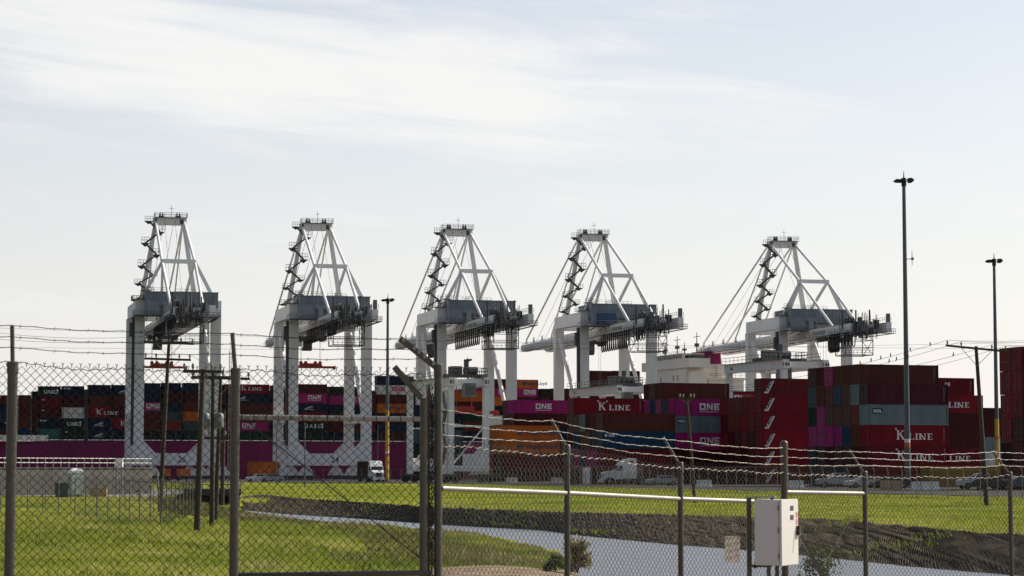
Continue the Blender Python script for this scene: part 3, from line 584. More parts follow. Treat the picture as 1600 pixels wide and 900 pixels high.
def crane_extras(i, troll, spz, fest, number=None):
    r = cranes[i]
    t = MB(); t.box(-3.6, 3.6, troll-3, troll+3, 35.2, 35.8); t.box(-3.2, -2.6, troll-3, troll+3, 34.6, 35.2); t.box(2.6, 3.2, troll-3, troll+3, 34.6, 35.2)
    t.railing([(-3.6, troll-3, 34.4), (3.6, troll-3, 34.4), (3.6, troll+3, 34.4)], 1.0, .05, 1.2); tr = t.build('trolley', M_CRANED, r)
    cb = MB().prism([(troll-4.6, 32.0), (troll-2.6, 32.0), (troll-2.4, 34.7), (troll-5.0, 34.7), (troll-5.0, 32.9)], -2.6, -.4, 'yz'); c = cb.build('operator_cab', M_CRANED, tr)
    gl = MB().box(-2.62, -2.6, troll-4.7, troll-2.8, 32.8, 34.2); gl.box(-2.3, -.7, troll-5.06, troll-5.02, 33.0, 34.3); gl.build('window', M_GLASS, c)
    rp = MB()
    for x in (-2.4, 2.4):
        for y in (troll-.9, troll+.9): rp.tube((x, y, spz+1.6), (x, y, 35.2), .035, 4)
    rp.build('hoist_rope', M_CRANED, r)
    s = MB(); s.box(-6.1, 6.1, troll-.35, troll+.35, spz, spz+.55); s.box(-6.1, -5.7, troll-1.2, troll+1.2, spz-.25, spz+.6); s.box(5.7, 6.1, troll-1.2, troll+1.2, spz-.25, spz+.6); s.box(-2.8, 2.8, troll-.8, troll+.8, spz+.55, spz+.95)
    for x in (-2.4, 2.4, -1.2, 1.2): s.tube((x, troll-.3, spz+1.4), (x, troll+.3, spz+1.4), .42, 10)
    s.box(-2.7, 2.7, troll-.25, troll+.25, spz+.95, spz+1.25); s.build('spreader', M_RED, r)
    for (y0, y1, n, drop) in fest:
        st_ = (y1-y0)/n
        for k in range(n):
            a = y0+k*st_; pts = []; f = MB()
            for j in range(9):
                q_ = j/8; pts.append((-4.75, a+st_*(.5-.42*math.cos(math.pi*q_)), 35.7-drop*(1-abs(2*q_-1)**3.2)))
            f.path(pts, .13, 6); f.box(-4.9, -4.6, a-.12, a+.2, 35.2, 36.0); f.build('festoon_cable', M_RUBBER, r)
    if number:
        t = inst('lettering', text_mesh(number, M_LETTERD, 1.9, .02), r); t.location = (.2, -1.17, 4.1)
crane_extras(0, 38.0, 27.6, [(-20, 8, 13, 3.0), (-38, -24, 6, 2.6)], '26')
crane_extras(1, 29.0, 27.8, [(-22, 5, 11, 3.4), (-37, -25, 5, 3.2)], '24')
crane_extras(2, 52.0, 9.0, [(-24, 2, 12, 4.0), (-38, -27, 5, 2.8)])
crane_extras(3, 24.0, 11.0, [(-25, -2, 13, 4.2), (-38, -29, 4, 3.0)])
crane_extras(4, -13.0, 6.0, [(-38.5, -29.5, 4, 3.6), (-28.5, -22, 8, 4.4)])
# the blue panel on one machinery house
pb = MB().box(-7.2, -2.2, -6.36, -6.29, 38.5, 41.2).build('panel', M_BLUE, cranes[3])
ZA = [0, 34.5, 35.9, 38.2, 42.0, 44.2, 52.25, 60.9, 70]; ZB_ = [0, 33.9, 35.1, 37.3, 41.1, 42.6, 50.0, 60.8, 69.9]   # heights read off the photograph
def walk(o):
    for c in o.children: yield c; yield from walk(c)
_seen = set()
for cr in cranes:
    for o in walk(cr):
        if o.name.startswith('lettering'): o.location.z = float(np.interp(o.location.z, ZA, ZB_)); continue
        if o.type != 'MESH' or o.data.name in _seen: continue
        _seen.add(o.data.name); n_ = len(o.data.vertices); co = np.empty(n_*3, np.float32); o.data.vertices.foreach_get('co', co); co = co.reshape(-1, 3); co[:, 2] = np.interp(co[:, 2], ZA, ZB_); o.data.vertices.foreach_set('co', co.ravel()); o.data.update()
# ================================================================== rubber tyred yard cranes
def yard_crane(org, num, label, cabpos=.55, hgt=17.6, SP=24.0, WB=6.4):
    r = thing('yard_crane', org, TH, label, 'crane', 'rubber tyred yard cranes among the stacks')
    for x in (0, WB):
        for y in (0, SP): MB().box(x-.5, x+.5, y-.45, y+.45, 1.5, hgt-1.5).build('leg', M_CRANE, r)
        g = MB().box(x-.55, x+.55, -.9, SP+.9, hgt-1.5, hgt).build('girder', M_CRANE, r)
        t = inst('lettering', text_mesh(num, M_BLACK, .95, .03, 'CENTER'), g); t.location = (x, -.905, hgt-1.1)
        t2 = inst('lettering', text_mesh(num, M_BLACK, .95, .03, 'CENTER'), g); t2.location = (x-.555, SP-2, hgt-1.1); t2.rotation_euler = (0, 0, -math.pi/2)
        rl = MB().railing([(x-1.0, -.9, hgt+.02), (x-1.0, SP+.9, hgt+.02)], 1.1, .04, 1.6); rl.box(x-1.05, x-.4, -.9, SP+.9, hgt+.01, hgt+.06); rl.build('railing', M_RAILG, g)
    for y in (0, SP):
        MB().box(.5, WB-.5, y-.35, y+.35, 2.0, 3.0).build('sill_beam', M_CRANE, r)
        MB().box(.55, WB-.55, y-.3, y+.3, hgt-1.3, hgt-.3).build('end_tie', M_WHITE, r)
        MB().beam((.4, y, 3.2), (WB-.4, y, 9.6), .22, .22).build('diagonal_brace', M_WHITE, r)
        MB().beam((.5, y, 9.8), (WB-.5, y, 9.8), .3, .3).build('tie_bar', M_WHITE, r)
        for x in (0, WB):
            b = MB().box(x-1.3, x+1.3, y-.4, y+.4, 1.1, 1.5).build('bogie', M_CRANED, r)
            for k in (-.85, .85): MB().tube((x+k, y-.32, .72), (x+k, y+.32, .72), .70, 16).build('wheel', M_RUBBER, b)
    ty = SP*cabpos
    t = MB().box(-.4, WB+.4, ty-2.2, ty+2.2, hgt+.15, hgt+.6); t.box(.6, 2.4, ty-1.5, ty+1, hgt+.6, hgt+2.0); t.tube((3.2, ty, hgt+1.3), (5.6, ty, hgt+1.3), .7, 12); t.box(2.9, 3.5, ty-1.6, ty-.8, hgt+.6, hgt+3.0)
    t.railing([(-.4, ty-2.2, hgt+.6), (WB+.4, ty-2.2, hgt+.6), (WB+.4, ty+2.2, hgt+.6)], 1.1, .05, 1.0); tr = t.build('trolley', M_CRANED, r)
    cb = MB().box(2.2, 4.2, ty-3.6, ty-1.8, hgt-3.4, hgt-1.0).build('operator_cab', M_HOUSE, tr)
    MB().box(2.35, 4.05, ty-3.64, ty-3.61, hgt-3.0, hgt-1.5).build('window', M_GLASS, cb)
    s = MB(); s.box(-2.9, 9.3, ty-.3, ty+.3, hgt-6.2, hgt-5.7); s.box(-2.9, -2.5, ty-1.2, ty+1.2, hgt-6.5, hgt-5.6); s.box(8.9, 9.3, ty-1.2, ty+1.2, hgt-6.5, hgt-5.6); s.box(1.6, 4.8, ty-.9, ty+.9, hgt-5.7, hgt-4.9)
    for x in (1.8, 4.6): s.tube((x, ty, hgt-4.9), (x, ty, hgt+.2), .05, 4)
    s.build('spreader', M_RED, r)
    e = MB().box(.8, 4.6, SP+.5, SP+1.9, 2.0, 4.4).build('engine_box', M_CRANE, r)
    st = MB()
    for k in range(4): st.beam((-1.1, -.6 if k % 2 else 1.2, 3.2+k*3.1), (-1.1, 1.2 if k % 2 else -.6, 6.3+k*3.1), .6, .2)
    st.build('stair_flight', M_RAILG, r)
    return r
def rtg_origin(u, D): p = at(u, 735, D); return Vector((p.x, D, .03))
yard_crane(rtg_origin(1226, 384), '144', 'white rubber tyred yard crane marked 144 behind the red stack', .42, 20.6, 21.5, 7.4)
yard_crane(rtg_origin(704, 398), '81', 'white rubber tyred yard crane marked 81 near the orange containers', .10, 18.2)
yard_crane(rtg_origin(966, 445), '46', 'yard crane with warm grey girders rising over the stack between two ship cranes', .25, 18.6)
# ================================================================== containers
TIER = 2.75
def container_meshes(L, H):
    b = MB(); W = 2.44
    p = .278; n = int((L-.5)/p); x0 = (L-n*p)/2
    for (y, s) in ((0.03, 1), (W-.03, -1)):        # corrugated long walls
        pr = [(x0, 0)]
        for i in range(n):
            a = x0+i*p; pr += [(a+.06, 0), (a+.12, .045), (a+.21, .045), (a+p, 0)]
        pr = sorted(set(pr)); vs = []
        for a, dd in pr: vs += [(a, y+s*dd, .16), (a, y+s*dd, H-.10)]
        k = len(pr); fs = [(2*i, 2*i+2, 2*i+3, 2*i+1) if s > 0 else (2*i, 2*i+1, 2*i+3, 2*i+2) for i in range(k-1)]
        b.add(vs, fs)
    vs = []; fs = []                                # corrugated far end wall (x = L) and roof, floor
    m = 9
    for i in range(m*2+1):
        yy = .15+(W-.3)*i/(m*2); xx = L-.03-(.045 if i % 2 else 0); vs += [(xx, yy, .16), (xx, yy, H-.10)]
    fs = [(2*i, 2*i+2, 2*i+3, 2*i+1) for i in range(m*2)]; b.add(vs, fs)
    b.box(.04, L-.04, .05, W-.05, H-.1, H-.03); b.box(.04, L-.04, .05, W-.05, .08, .16)
    for y in (0, W-.1):
        b.box(.16, L-.16, y, y+.1, .0, .17); b.box(.16, L-.16, y, y+.1, H-.12, H-.005)
    for x in (0, L-.16):
        for y in (0, W-.16): b.box(x, x+.16, y, y+.16, 0, H)
        b.box(x+.01, x+.15, .16, W-.16, 0, .17); b.box(x+.01, x+.15, .16, W-.16, H-.13, H-.004)
    body = b.mesh('container_body'); body.materials.append(MATS['container_red'])
    d = MB(); d.box(.03, .08, .17, W/2-.01, .18, H-.14); d.box(.03, .08, W/2+.01, W-.17, .18, H-.14)
    for y in (.3, .75, 1.3, 1.8):
        for z in (.6, 1.1, 1.6, 2.1): d.box(.018, .03, y, y+.3, z, z+.05)
    door = d.mesh('door'); door.materials.append(MATS['container_red'])
    r = MB()
    for y in (.45, .95, W-.95, W-.45): r.tube((-.005, y, .1), (-.005, y, H-.06), .022, 5)
    for y in (.48, W-.92): r.box(-.03, .0, y, y+.42, 1.0, 1.04)
    rods = r.mesh('lock_rod'); rods.materials.append(M_STEEL)
    e = MB(); vs = []
    for i in range(19):
        yy = .15+(W-.3)*i/18; xx = .03+(.045 if i % 2 else 0); vs += [(xx, yy, .16), (xx, yy, H-.10)]
    e.add(vs, [(2*i, 2*i+1, 2*i+3, 2*i+2) for i in range(18)])
    end = e.mesh('end_wall'); end.materials.append(MATS['container_red'])
    return body, door, rods, end
_CM = {}
def cmesh(L, H):
    k = (round(L, 1), round(H, 2))
    if k not in _CM: _CM[k] = container_meshes(*k)
    return _CM[k]
# lettering blocks as flat marks
def rect(x0, x1, z0, z1): return [(x0, z0), (x1, z0), (x1, z1), (x0, z1)]
def one_polys(s=1.0, o=0.0):
    w_, h_, t = 1.05, 1.1, .26
    P = [rect(0, w_, 0, t), rect(0, w_, h_-t, h_), rect(0, t, t, h_-t), rect(w_-t, w_, t, h_-t)]
    a = w_+.22; P += [rect(a, a+t, 0, h_), rect(a+w_-t, a+w_, 0, h_), [(a+t, h_), (a+t, h_-.42), (a+w_-t, 0), (a+w_-t, .42)]]
    a = 2*(w_+.22); P += [rect(a, a+t, 0, h_), rect(a+t, a+.95, 0, t), rect(a+t, a+.95, h_-t, h_), rect(a+t, a+.88, h_/2-t/2, h_/2+t/2)]
    return [[(x*s+o, z*s) for x, z in p] for p in P]
def kline_polys():
    P = []; h = 1.25; t = .24; sf = .10
    def stem(x, z0, z1): return [rect(x, x+t, z0, z1), rect(x-.12, x+t+.12, z0, z0+.07), rect(x-.12, x+t+.12, z1-.07, z1)]
    P += stem(.2, 0, h); P += [[(.44, .55), (.44, .72), (1.02, h), (1.2, h)], [(.55, .66), (.78, .80), (1.32, 0), (1.0, 0)], rect(.92, 1.4, 0, .07), rect(.86, 1.3, h-.07, h)]
    P += [[(-.1, h+.05), (-.02, h+.05), (0, h+.3), (-.12, h+.3)], [(.06, h+.05), (.14, h+.05), (.16, h+.3), (.04, h+.3)], [(1.42, h+.05), (1.5, h+.05), (1.52, h+.3), (1.4, h+.3)], [(1.58, h+.05), (1.66, h+.05), (1.68, h+.3), (1.56, h+.3)]]
    h = .85; x = 2.0; P += stem(x, 0, h)+[rect(x, x+.72, 0, .08), rect(x+.64, x+.72, 0, .28)]
    x = 3.0; P += stem(x, 0, h)
    x = 3.6; P += stem(x-.06, 0, h)[:2]+[rect(x-.16, x+.1, h-.07, h), [(x-.06, h), (x+.2, h), (x+.86, 0), (x+.62, 0)], rect(x+.74, x+.86, 0, h), rect(x+.62, x+.98, h-.07, h)]
    x = 4.85; P += stem(x, 0, h)+[rect(x, x+.68, 0, .08), rect(x, x+.66, h-.08, h), rect(x+.6, x+.68, 0, .26), rect(x+.58, x+.66, h-.26, h), rect(x, x+.45, h/2-.04, h/2+.04)]
    return P
def mesh_of(polys, m): return emblem_mesh(polys, m)
ONE_W = mesh_of(one_polys(1.0)+[rect(0, 3.4, -.32, -.22)], M_LETTER); ONE_P = mesh_of(one_polys(1.0), M_LETTERP)
KLN = mesh_of(kline_polys(), M_LETTER)
SWOOSH = mesh_of([[(0, 0), (1.2, .35), (2.2, .9), (1.5, .25), (.9, .02)], [(.7, .05), (1.9, .3), (2.6, .75), (2.0, .15)], rect(0, 2.6, -.3, -.2)], M_LETTER)
TPLATE = mesh_of([[(0, 0), (.72, 0), (1.82, 1.95), (1.10, 1.95)]], M_LETTER)
CHEV = mesh_of([[(0, 0), (.5, .9), (1.0, .9), (.5, 0)], [(.65, 0), (1.15, .9), (1.65, .9), (1.15, 0)]], M_LETTERD)
NPLATE = mesh_of([rect(0, 1.5, 0, .75)], MATS['container_blue'])
TRI = mesh_of([[(0, 0), (1.6, 0), (1.05, 1.5), (.55, 1.5)]], M_LETTER)
MARKS = mesh_of([rect(0, .09, -z, -z-.12) for z in np.arange(0, 1.9, .24)]+[rect(.2, .26, -z, -z-.1) for z in np.arange(.1, 1.1, .3)], M_LETTERG)
def add_mark(root, me, x, z, y=-.012, ry=0): o = inst('lettering', me, root); o.location = (x, y, z); o.rotation_euler = (0, ry, 0); return o
def letter(root, kind, L):
    k = L/12.19
    if kind == 'one': add_mark(root, ONE_W, 4.6*k, .9)
    elif kind == 'onep': add_mark(root, ONE_P, 4.9*k, .9)
    elif kind == 'kline': add_mark(root, KLN, 4.2*k, .78)
    elif kind == 'hapag': add_mark(root, text_mesh('Hapag-Lloyd', M_LETTERD, 1.25, .025), 5.3*k, .95); add_mark(root, CHEV, 3.2*k, .85)
    elif kind == 'uasc': add_mark(root, text_mesh('U A S C', M_LETTER, 1.35, .03), 3.2*k, .9); add_mark(root, mesh_of([rect(0, .35, 0, 1.2)], M_LETTER), min(9.6, L-1.4), .85)
    elif kind == 'uasc_s': add_mark(root, text_mesh('UASC', M_LETTER, 1.3, .03), .22*L, .8); add_mark(root, mesh_of([rect(0, .3, 0, 1.2)], M_LETTER), .82*L, .75)
    elif kind == 'nol': add_mark(root, NPLATE, .7, 1.5); add_mark(root, text_mesh('NOL', M_LETTER, .6, .02), .82, 1.65, -.02)
    elif kind == 'nyk': add_mark(root, text_mesh('NYK', M_LETTER, .5, .02), 1.0, 1.85); add_mark(root, mesh_of([rect(0, .4, 0, .35)], M_LETTER), .35, 1.87)
    elif kind == 'turkon': add_mark(root, TPLATE, .5, .38); t = add_mark(root, text_mesh('TURKON', M_BLACK, .56, .03), 1.0, .46, -.02, -math.radians(60.6))
    elif kind == 'dii': add_mark(root, text_mesh('DII', M_LETTER, .75, .02), 7.0, 1.45)
    elif kind == 'msc': add_mark(root, text_mesh('msc', M_BLACK, 1.7, .05), 8.2, .7)
    elif kind == 'swoosh': add_mark(root, SWOOSH, .25*L, .95)
    elif kind == 'script': add_mark(root, mesh_of([[(i*.42, .2+.3*(i % 2)), (i*.42+.12, .2+.3*(i % 2)), (i*.42+.5, .5-.3*(i % 2)), (i*.42+.38, .5-.3*(i % 2))] for i in range(12)], M_RED), .12*L, .7)
    elif kind == 'small': add_mark(root, text_mesh('tex', M_LETTER, .45, .02), .8, 1.8)
    elif kind == 'tri': add_mark(root, TRI, .5, .5)
LET = {'one': ' with white lettering', 'onep': ' with magenta lettering', 'kline': ' with white serif lettering', 'hapag': ' with blue lettering', 'uasc': ' with wide white lettering', 'uasc_s': ' with white lettering', 'nol': ' with small blue plate',
       'nyk': ' with small white lettering', 'turkon': ' with diagonal lettered plate', 'dii': ' with three white letters', 'msc': ' with black lettering', 'swoosh': ' with white wave emblem', 'script': ' with red script', 'small': ' with tiny white mark', 'tri': ' with white triangle'}
ORD = ['first', 'second', 'third', 'fourth', 'fifth', 'sixth', 'seventh', 'eighth', 'ninth', 'tenth', 'eleventh', 'twelfth', 'thirteenth', 'fourteenth', 'fifteenth', 'sixteenth', 'seventeenth', 'eighteenth', 'nineteenth', 'twentieth']
crand = random.Random(3)
def container(loc, spec, label, L=12.19, H=2.715, parts=True, group='stacked containers'):
    col, _, logo = spec.partition(':'); body, door, rods, end = cmesh(L, H); m = MATS['container_'+col]
    o = inst('shipping_container', body, None, m, loc, TH); tag(o, label, 'container', group)
    if crand.random() < .55:
        d = inst('door', door, o, m)
        if parts: inst('lock_rod', rods, d)
    else: inst('end_wall', end, o, m)
    if logo: letter(o, logo, L)
    if parts and crand.random() < .7: add_mark(o, MARKS, L-.75, H-.35)
    return o
def block(u, D, rows, phrase, group, dx=None):
    p = at(u, 700, D); base = Vector((p.x, D, .035))
    for r, tiers in enumerate(rows):
        for t, spec in enumerate(tiers):
            if not spec: continue
            col, _, logo = spec.partition(':')
            rowname = 'front row' if r == 0 else ORD[r]+' row'
            lab = f"{CNAME[col]} container{LET.get(logo, '')}, {ORD[t]} tier, {rowname}, {phrase}"
            j = crand.uniform(-.05, .05)
            container(base+E2*(2.52*r)+E1*(j+(dx or 0))+Vector((0, 0, TIER*t)), spec, lab, group=group)
def S(s): return [x if x != '-' else '' for x in s.split()]
block(1357, 308, [S('deepred deepred:kline red:kline greyteal:nol plum'), S('maroon maroon brown deepred greyteal brown'), S('charcoal maroon blue brown brown brown'), S('navy maroon magenta brown blue brown'),
                  S('maroon plum magenta brown deepred magenta'), S('maroon maroon magenta magenta brown maroon'), S('navy navy magenta darkgreen slate maroon')], 'stack by the tall mast', 'containers in the tall mast stack')
block(1190, 358, [S('deepred:turkon red:turkon red:turkon red:turkon red:turkon deepred:turkon'), S('maroon deepred brown rust rust'), S('brown maroon rust rust deepred'), S('maroon deepred brown rust rust'), S('maroon brown deepred rust rust'), S('brown maroon rust deepred rust')], 'diagonal plate stack', 'containers in the diagonal plate stack')
block(1053, 372, [S('maroon maroon magenta:one greyteal:nol magenta:one'), S('navy darkgreen blue brown navy'), S('maroon teal magenta brown magenta brown'), S('maroon navy navy brown blue brown'), S('plum blue brown maroon magenta maroon')], 'stack below the ship bridge', 'containers in the stack below the ship bridge')
block(942, 356, [S('brown deepred blue:nyk brown'), S('maroon magenta navy brown'), S('navy magenta brown maroon'), S('magenta navy brown greyteal'), S('brown magenta blue brown'), S('maroon brown maroon brown red:kline')], 'stack behind the white tractor', 'containers in the stack behind the white tractor')
block(783, 452, [S('maroon brown orange:hapag orange:hapag'), S('green maroon orange orange'), S('orange rust brown orange')], 'stack with orange tops', 'containers in the orange stack')
block(804, 468, [S('maroon maroon brown navy maroon magenta:one'), S('navy brown maroon maroon maroon magenta'), S('maroon navy brown maroon brown brown')], 'stack behind the orange one', 'containers behind the orange stack')
block(640, 505, [S('green:uasc charcoal green slate navy navy')], 'stack behind yard crane 81', 'containers behind yard crane 81')
block(1428, 352, [S('maroon deepred:kline maroon:small maroon red:kline'), S('maroon plum brown maroon maroon deepred:dii')], 'stack behind the leaning pole', 'containers behind the leaning crossarm pole')
block(1510, 425, [S('brown white greyteal maroon maroon')], 'stack between the two masts', 'containers between the two masts')
block(1452, 300, [S('yellow:msc')], 'alone near the tall mast', None)
block(1657, 259, [S('deepred red red maroon red red'), S('red red brown red red deepred'), S('maroon red charcoal plum brown deepred:tri'), S('red deepred maroon red red red'), S('deepred plum red red red red')], 'stack beside the shorter mast', 'containers beside the shorter mast')
block(1112, 415, [S('maroon maroon brown maroon red red:one')], 'stack behind the diagonal plates', 'containers behind the diagonal plate stack')
# ================================================================== container ship along the quay
SO = Vector((26.3, 578.0, 0))+E2*46.0
def ship_x(u):
    k = at(u, 640, 1.0).x; return (k*SO.y-SO.x)/(E1.x-E1.y*k)
def ship_pt(x, y, z): return SO+E1*x+E2*y+Vector((0, 0, z))
xl, xr = ship_x(-150), ship_x(1330)
ship = thing('container_ship', (SO.x, SO.y, .07), TH, 'long magenta hulled container ship moored along the quay behind the cranes', 'ship')
hb = MB(); secs = [(xl-26, .02, .5), (xl-10, .35, .8), (xl+12, .8, .97), (xl+34, 1, 1), (xr-20, 1, 1), (xr, .85, .95)]; vv = []
for x, f, g in secs:
    hw = 16*f; gw = 16*g
    vv += [(x, 16-hw, 0), (x, 16-hw*.5-gw*.5, 5), (x, 16-gw, 9.4), (x, 16+gw, 9.4), (x, 16+hw*.5+gw*.5, 5), (x, 16+hw, 0)]
hb.add(vv, [(i*6+j, i*6+(j+1) % 6, (i+1)*6+(j+1) % 6, (i+1)*6+j) for i in range(len(secs)-1) for j in range(6)]+[tuple(range(6)), tuple(range((len(secs)-1)*6, len(secs)*6))])
hull = hb.build('hull', M_HULL, ship)
bw = MB().box(ship_x(-60), ship_x(76), -.1, .3, 9.45, 10.9); bw.build('bulwark', M_SHIPW, ship)
dk = MB(); dk.box(ship_x(78), xr-2, .4, 31.6, 9.45, 9.75)
for x in np.arange(ship_x(78), ship_x(1030), 3.2): dk.box(x-.12, x+.12, .6, .9, 9.75, 12.0)
dk.railing([(ship_x(78), .15, 9.45), (xr-3, .15, 9.45)], 1.2, .045, 2.2); dk.build('deck_rail', M_CRANED, ship)
BAYS = [(-34, 0, 617, 'brown brown navy maroon brown'), (2, 30, 617, 'brown navy:small blue navy deepred'), (31, 50, 617, 'blue brown maroon brown'), (51, 60, 611, 'navy brown maroon brown charcoal'),
        (61, 96, 603, 'teal navy:nyk maroon:small deepred:small green:uasc_s'), (98, 133, 603, 'darkgreen:small green:uasc_s white:script maroon navy:nyk'), (139, 174, 601, 'navy:swoosh navy:swoosh red:kline brown navy'), (176, 214, 601, 'navy red:kline maroon brown navy:swoosh'),
        (216, 252, 598, 'charcoal brown brown magenta:one navy navy'), (254, 284, 598, 'navy rust slate navy maroon navy'), (287, 314, 598, 'green slate orange brown maroon navy'), (316, 352, 600, 'darkgreen brown orange maroon brown navy'),
        (354, 422, 600, 'green magenta:one brown brown navy:swoosh red:kline'), (425, 462, 602, 'maroon navy brown red navy maroon'), (464, 513, 600, 'darkgreen green:uasc red navy:swoosh magenta:one maroon'), (515, 575, 604, 'navy maroon brown navy magenta:one charcoal'),
        (577, 588, 610, 'navy red navy brown deepred'), (590, 648, 587, 'maroon navy navy orange:hapag maroon white:onep navy'), (651, 700, 592, 'slate navy maroon navy brown magenta navy'), (703, 764, 596, 'navy brown green maroon orange magenta'),
        (767, 803, 592, 'maroon maroon brown navy orange magenta:one maroon'), (806, 843, 593, 'navy maroon brown green maroon magenta:one orange:hapag'), (846, 862, 607, 'maroon brown navy maroon brown charcoal'), (864, 920, 607, 'brown maroon navy brown maroon maroon'), (923, 958, 579, 'maroon navy brown maroon navy plum maroon maroon'), (960, 1002, 579, 'brown maroon maroon maroon navy plum brown maroon')]
for bi_, (u0, u1, vt, cols) in enumerate(BAYS):
    x0, x1 = ship_x(u0), ship_x(u1); cs = cols.split(); pm = ship_pt((x0+x1)/2, 0, 0); zt = at((u0+u1)/2, vt, pm.y).z; zb = 9.9
    L = round(x1-x0-.15, 1); Hh = round((zt-zb)/len(cs), 2)
    for t, spec in enumerate(cs):
        col, _, logo = spec.partition(':'); tn = 'top' if t == len(cs)-1 else ORD[t]
        container(ship_pt(x0, .6, zb+Hh*t), spec, f"{CNAME[col]} container{LET.get(logo, '')} aboard ship, {tn} tier, {ORD[bi_] if bi_ < 20 else 'twenty-'+ORD[bi_-20]} deck bay", L, Hh-.03, parts=False, group='containers on the ship deck')
# accommodation block
xs0 = ship_x(1075)
for (b0, b1) in zip(BAYS, BAYS[1:]):
    xa, xb = ship_x(b0[1]), ship_x(b1[0]); zt = at(b0[1], max(b0[2], b1[2])+14, SO.y).z
    if xb-xa < .15: continue
    lb = MB().box(xa+.03, xb-.1, 1.4, 2.2, 9.75, zt)
    for z in np.arange(12, zt, 2.4): lb.box(xa-.0, xb-.06, 1.2, 2.4, z, z+.15)
    lb.build('lashing_bridge', M_CRANED, ship)
ac = MB(); ac.box(xs0+.6, xs0+13, 2.5, 29.5, 9.75, 29.4); ac.box(xs0+7, xs0+17.5, 1.2, 30.8, 9.75, 26.2); ac.box(xs0+7, xs0+18.4, .6, 31.4, 26.2, 26.8); ac.box(xs0+6.5, xs0+12.5, 3, 28, 29.4, 30.6)
ac.v = [(x, y, z+(1.0 if z > 12 else 0)) for x, y, z in ac.v]; acc = ac.build('accommodation', M_SHIPW, ship); MB().box(xs0+.3, xs0+9.5, 2.2, 2.42, 27.0, 27.25).box(xs0+6.95, xs0+17.6, 1.0, 1.18, 20.6, 20.9).build('ledge', M_SHIPW, acc)
br = MB().box(xs0, xs0+6.4, -.8, 32.8, 29.45, 32.0); br.box(xs0+.3, xs0+6.1, 4, 28, 32.0, 33.3); br.box(xs0-.3, xs0+6.6, 3.6, 28.4, 33.3, 33.55); br.v = [(x, y, z+1.0) for x, y, z in br.v]; bdg = br.build('bridge', M_SHIPW, ship)
wd = MB()
for y in np.arange(4.8, 27.6, 1.35): wd.box(xs0+.22, xs0+.3, y, y+1.0, 32.2, 33.1)
for x in (xs0+1.0, xs0+2.8, xs0+4.6): wd.box(x, x+1.1, 3.93, 4.0, 32.2, 33.0)
wd.v = [(x, y, z+1.0) for x, y, z in wd.v]; wd.build('window', M_GLASS, bdg)
for y0, s in ((2.45, -1), (29.55, 1)):
    MB().prism([(xs0+1.0, 29.4), (xs0+5.6, 29.4), (xs0+7.6, 14), (xs0-.4, 14)], y0 if s < 0 else y0, y0+s*2.2).build('wing_support', M_SHIPW, ship)
pw_ = MB().box(xs0+2.5, xs0+4.3, .2, .26, 23.6, 25.8); pw_.build('window', M_GLASS, acc)
sw = MB()
for y in (8, 11, 20): sw.box(xs0+.52, xs0+.6, y, y+.5, 26.0, 27.6)
sw.v = [(x, y, z+1.0) for x, y, z in sw.v]; sw.build('window', M_GLASS, acc)
rr = MB().railing([(xs0, 4, 33.55), (xs0, 28, 33.55)], .7, .04, 1.5); rr.railing([(xs0+7, .8, 26.8), (xs0+18, .8, 26.8)], 1.1, .05, 1.4); rr.v = [(x, y, z+1.0) for x, y, z in rr.v]; rr.build('railing', M_RAILG, ship)
for (x, y, h, c) in ((xs0+2, 20, 4.2, 1), (xs0+3, 14, 5.6, 1), (xs0+3, 9, 3.6, 0), (xs0+3.5, 24, 3.2, 0), (xs0+5, 5, 6.2, 1), (xs0+5, 2, 5.0, 0), (xs0+11, 10, 6.5, 0)):
    z0 = 33.3 if 4 <= y <= 28 and x < xs0+6 else 30.0
    mm = MB(); mm.tube((x, y, z0), (x, y, z0+h), .22, 6, .08); mm.box(x-.5, x+.5, y-.5, y+.5, z0+h*.35, z0+h*.5)
    if c: mm.beam((x, y-2.2, z0+h*.8), (x, y+2.2, z0+h*.8), .16, .16)
    mm.v = [(x, y, z+1.0) for x, y, z in mm.v]; mm.build('mast', M_CRANED, ship)
MB().box(xs0+2, xs0+5.5, .6, 3.4, 33.02, 34.0).build('radar_house', M_CRANED, ship)
fu = MB().prism([(xs0+9, 26.8), (xs0+15.5, 26.8), (xs0+15.0, 34.6), (xs0+9.6, 34.6)], 11, 19); fu.v = [(x, y, z+1.0) for x, y, z in fu.v]; fu.build('funnel', M_HULL, ship)
MB().box(xs0+9.9, xs0+12.4, 2.2, 4.6, 26.85, 31.6).build('vent_house', M_SHIPW, ship)
rv = MB(); a_, b_, c_, d_ = [SO+E1*x+E2*y for x, y in ((-700, -21), (700, -21), (2500, 2500), (-2500, 2500))]
rv.add([(p.x, p.y, .06) for p in (a_, b_, c_, d_)], [(0, 1, 2, 3)]); tag(rv.build('river', MATS.get('river') or mat('river', (.05, .06, .06), .15, spec=.8), fixn=False), kind='structure')
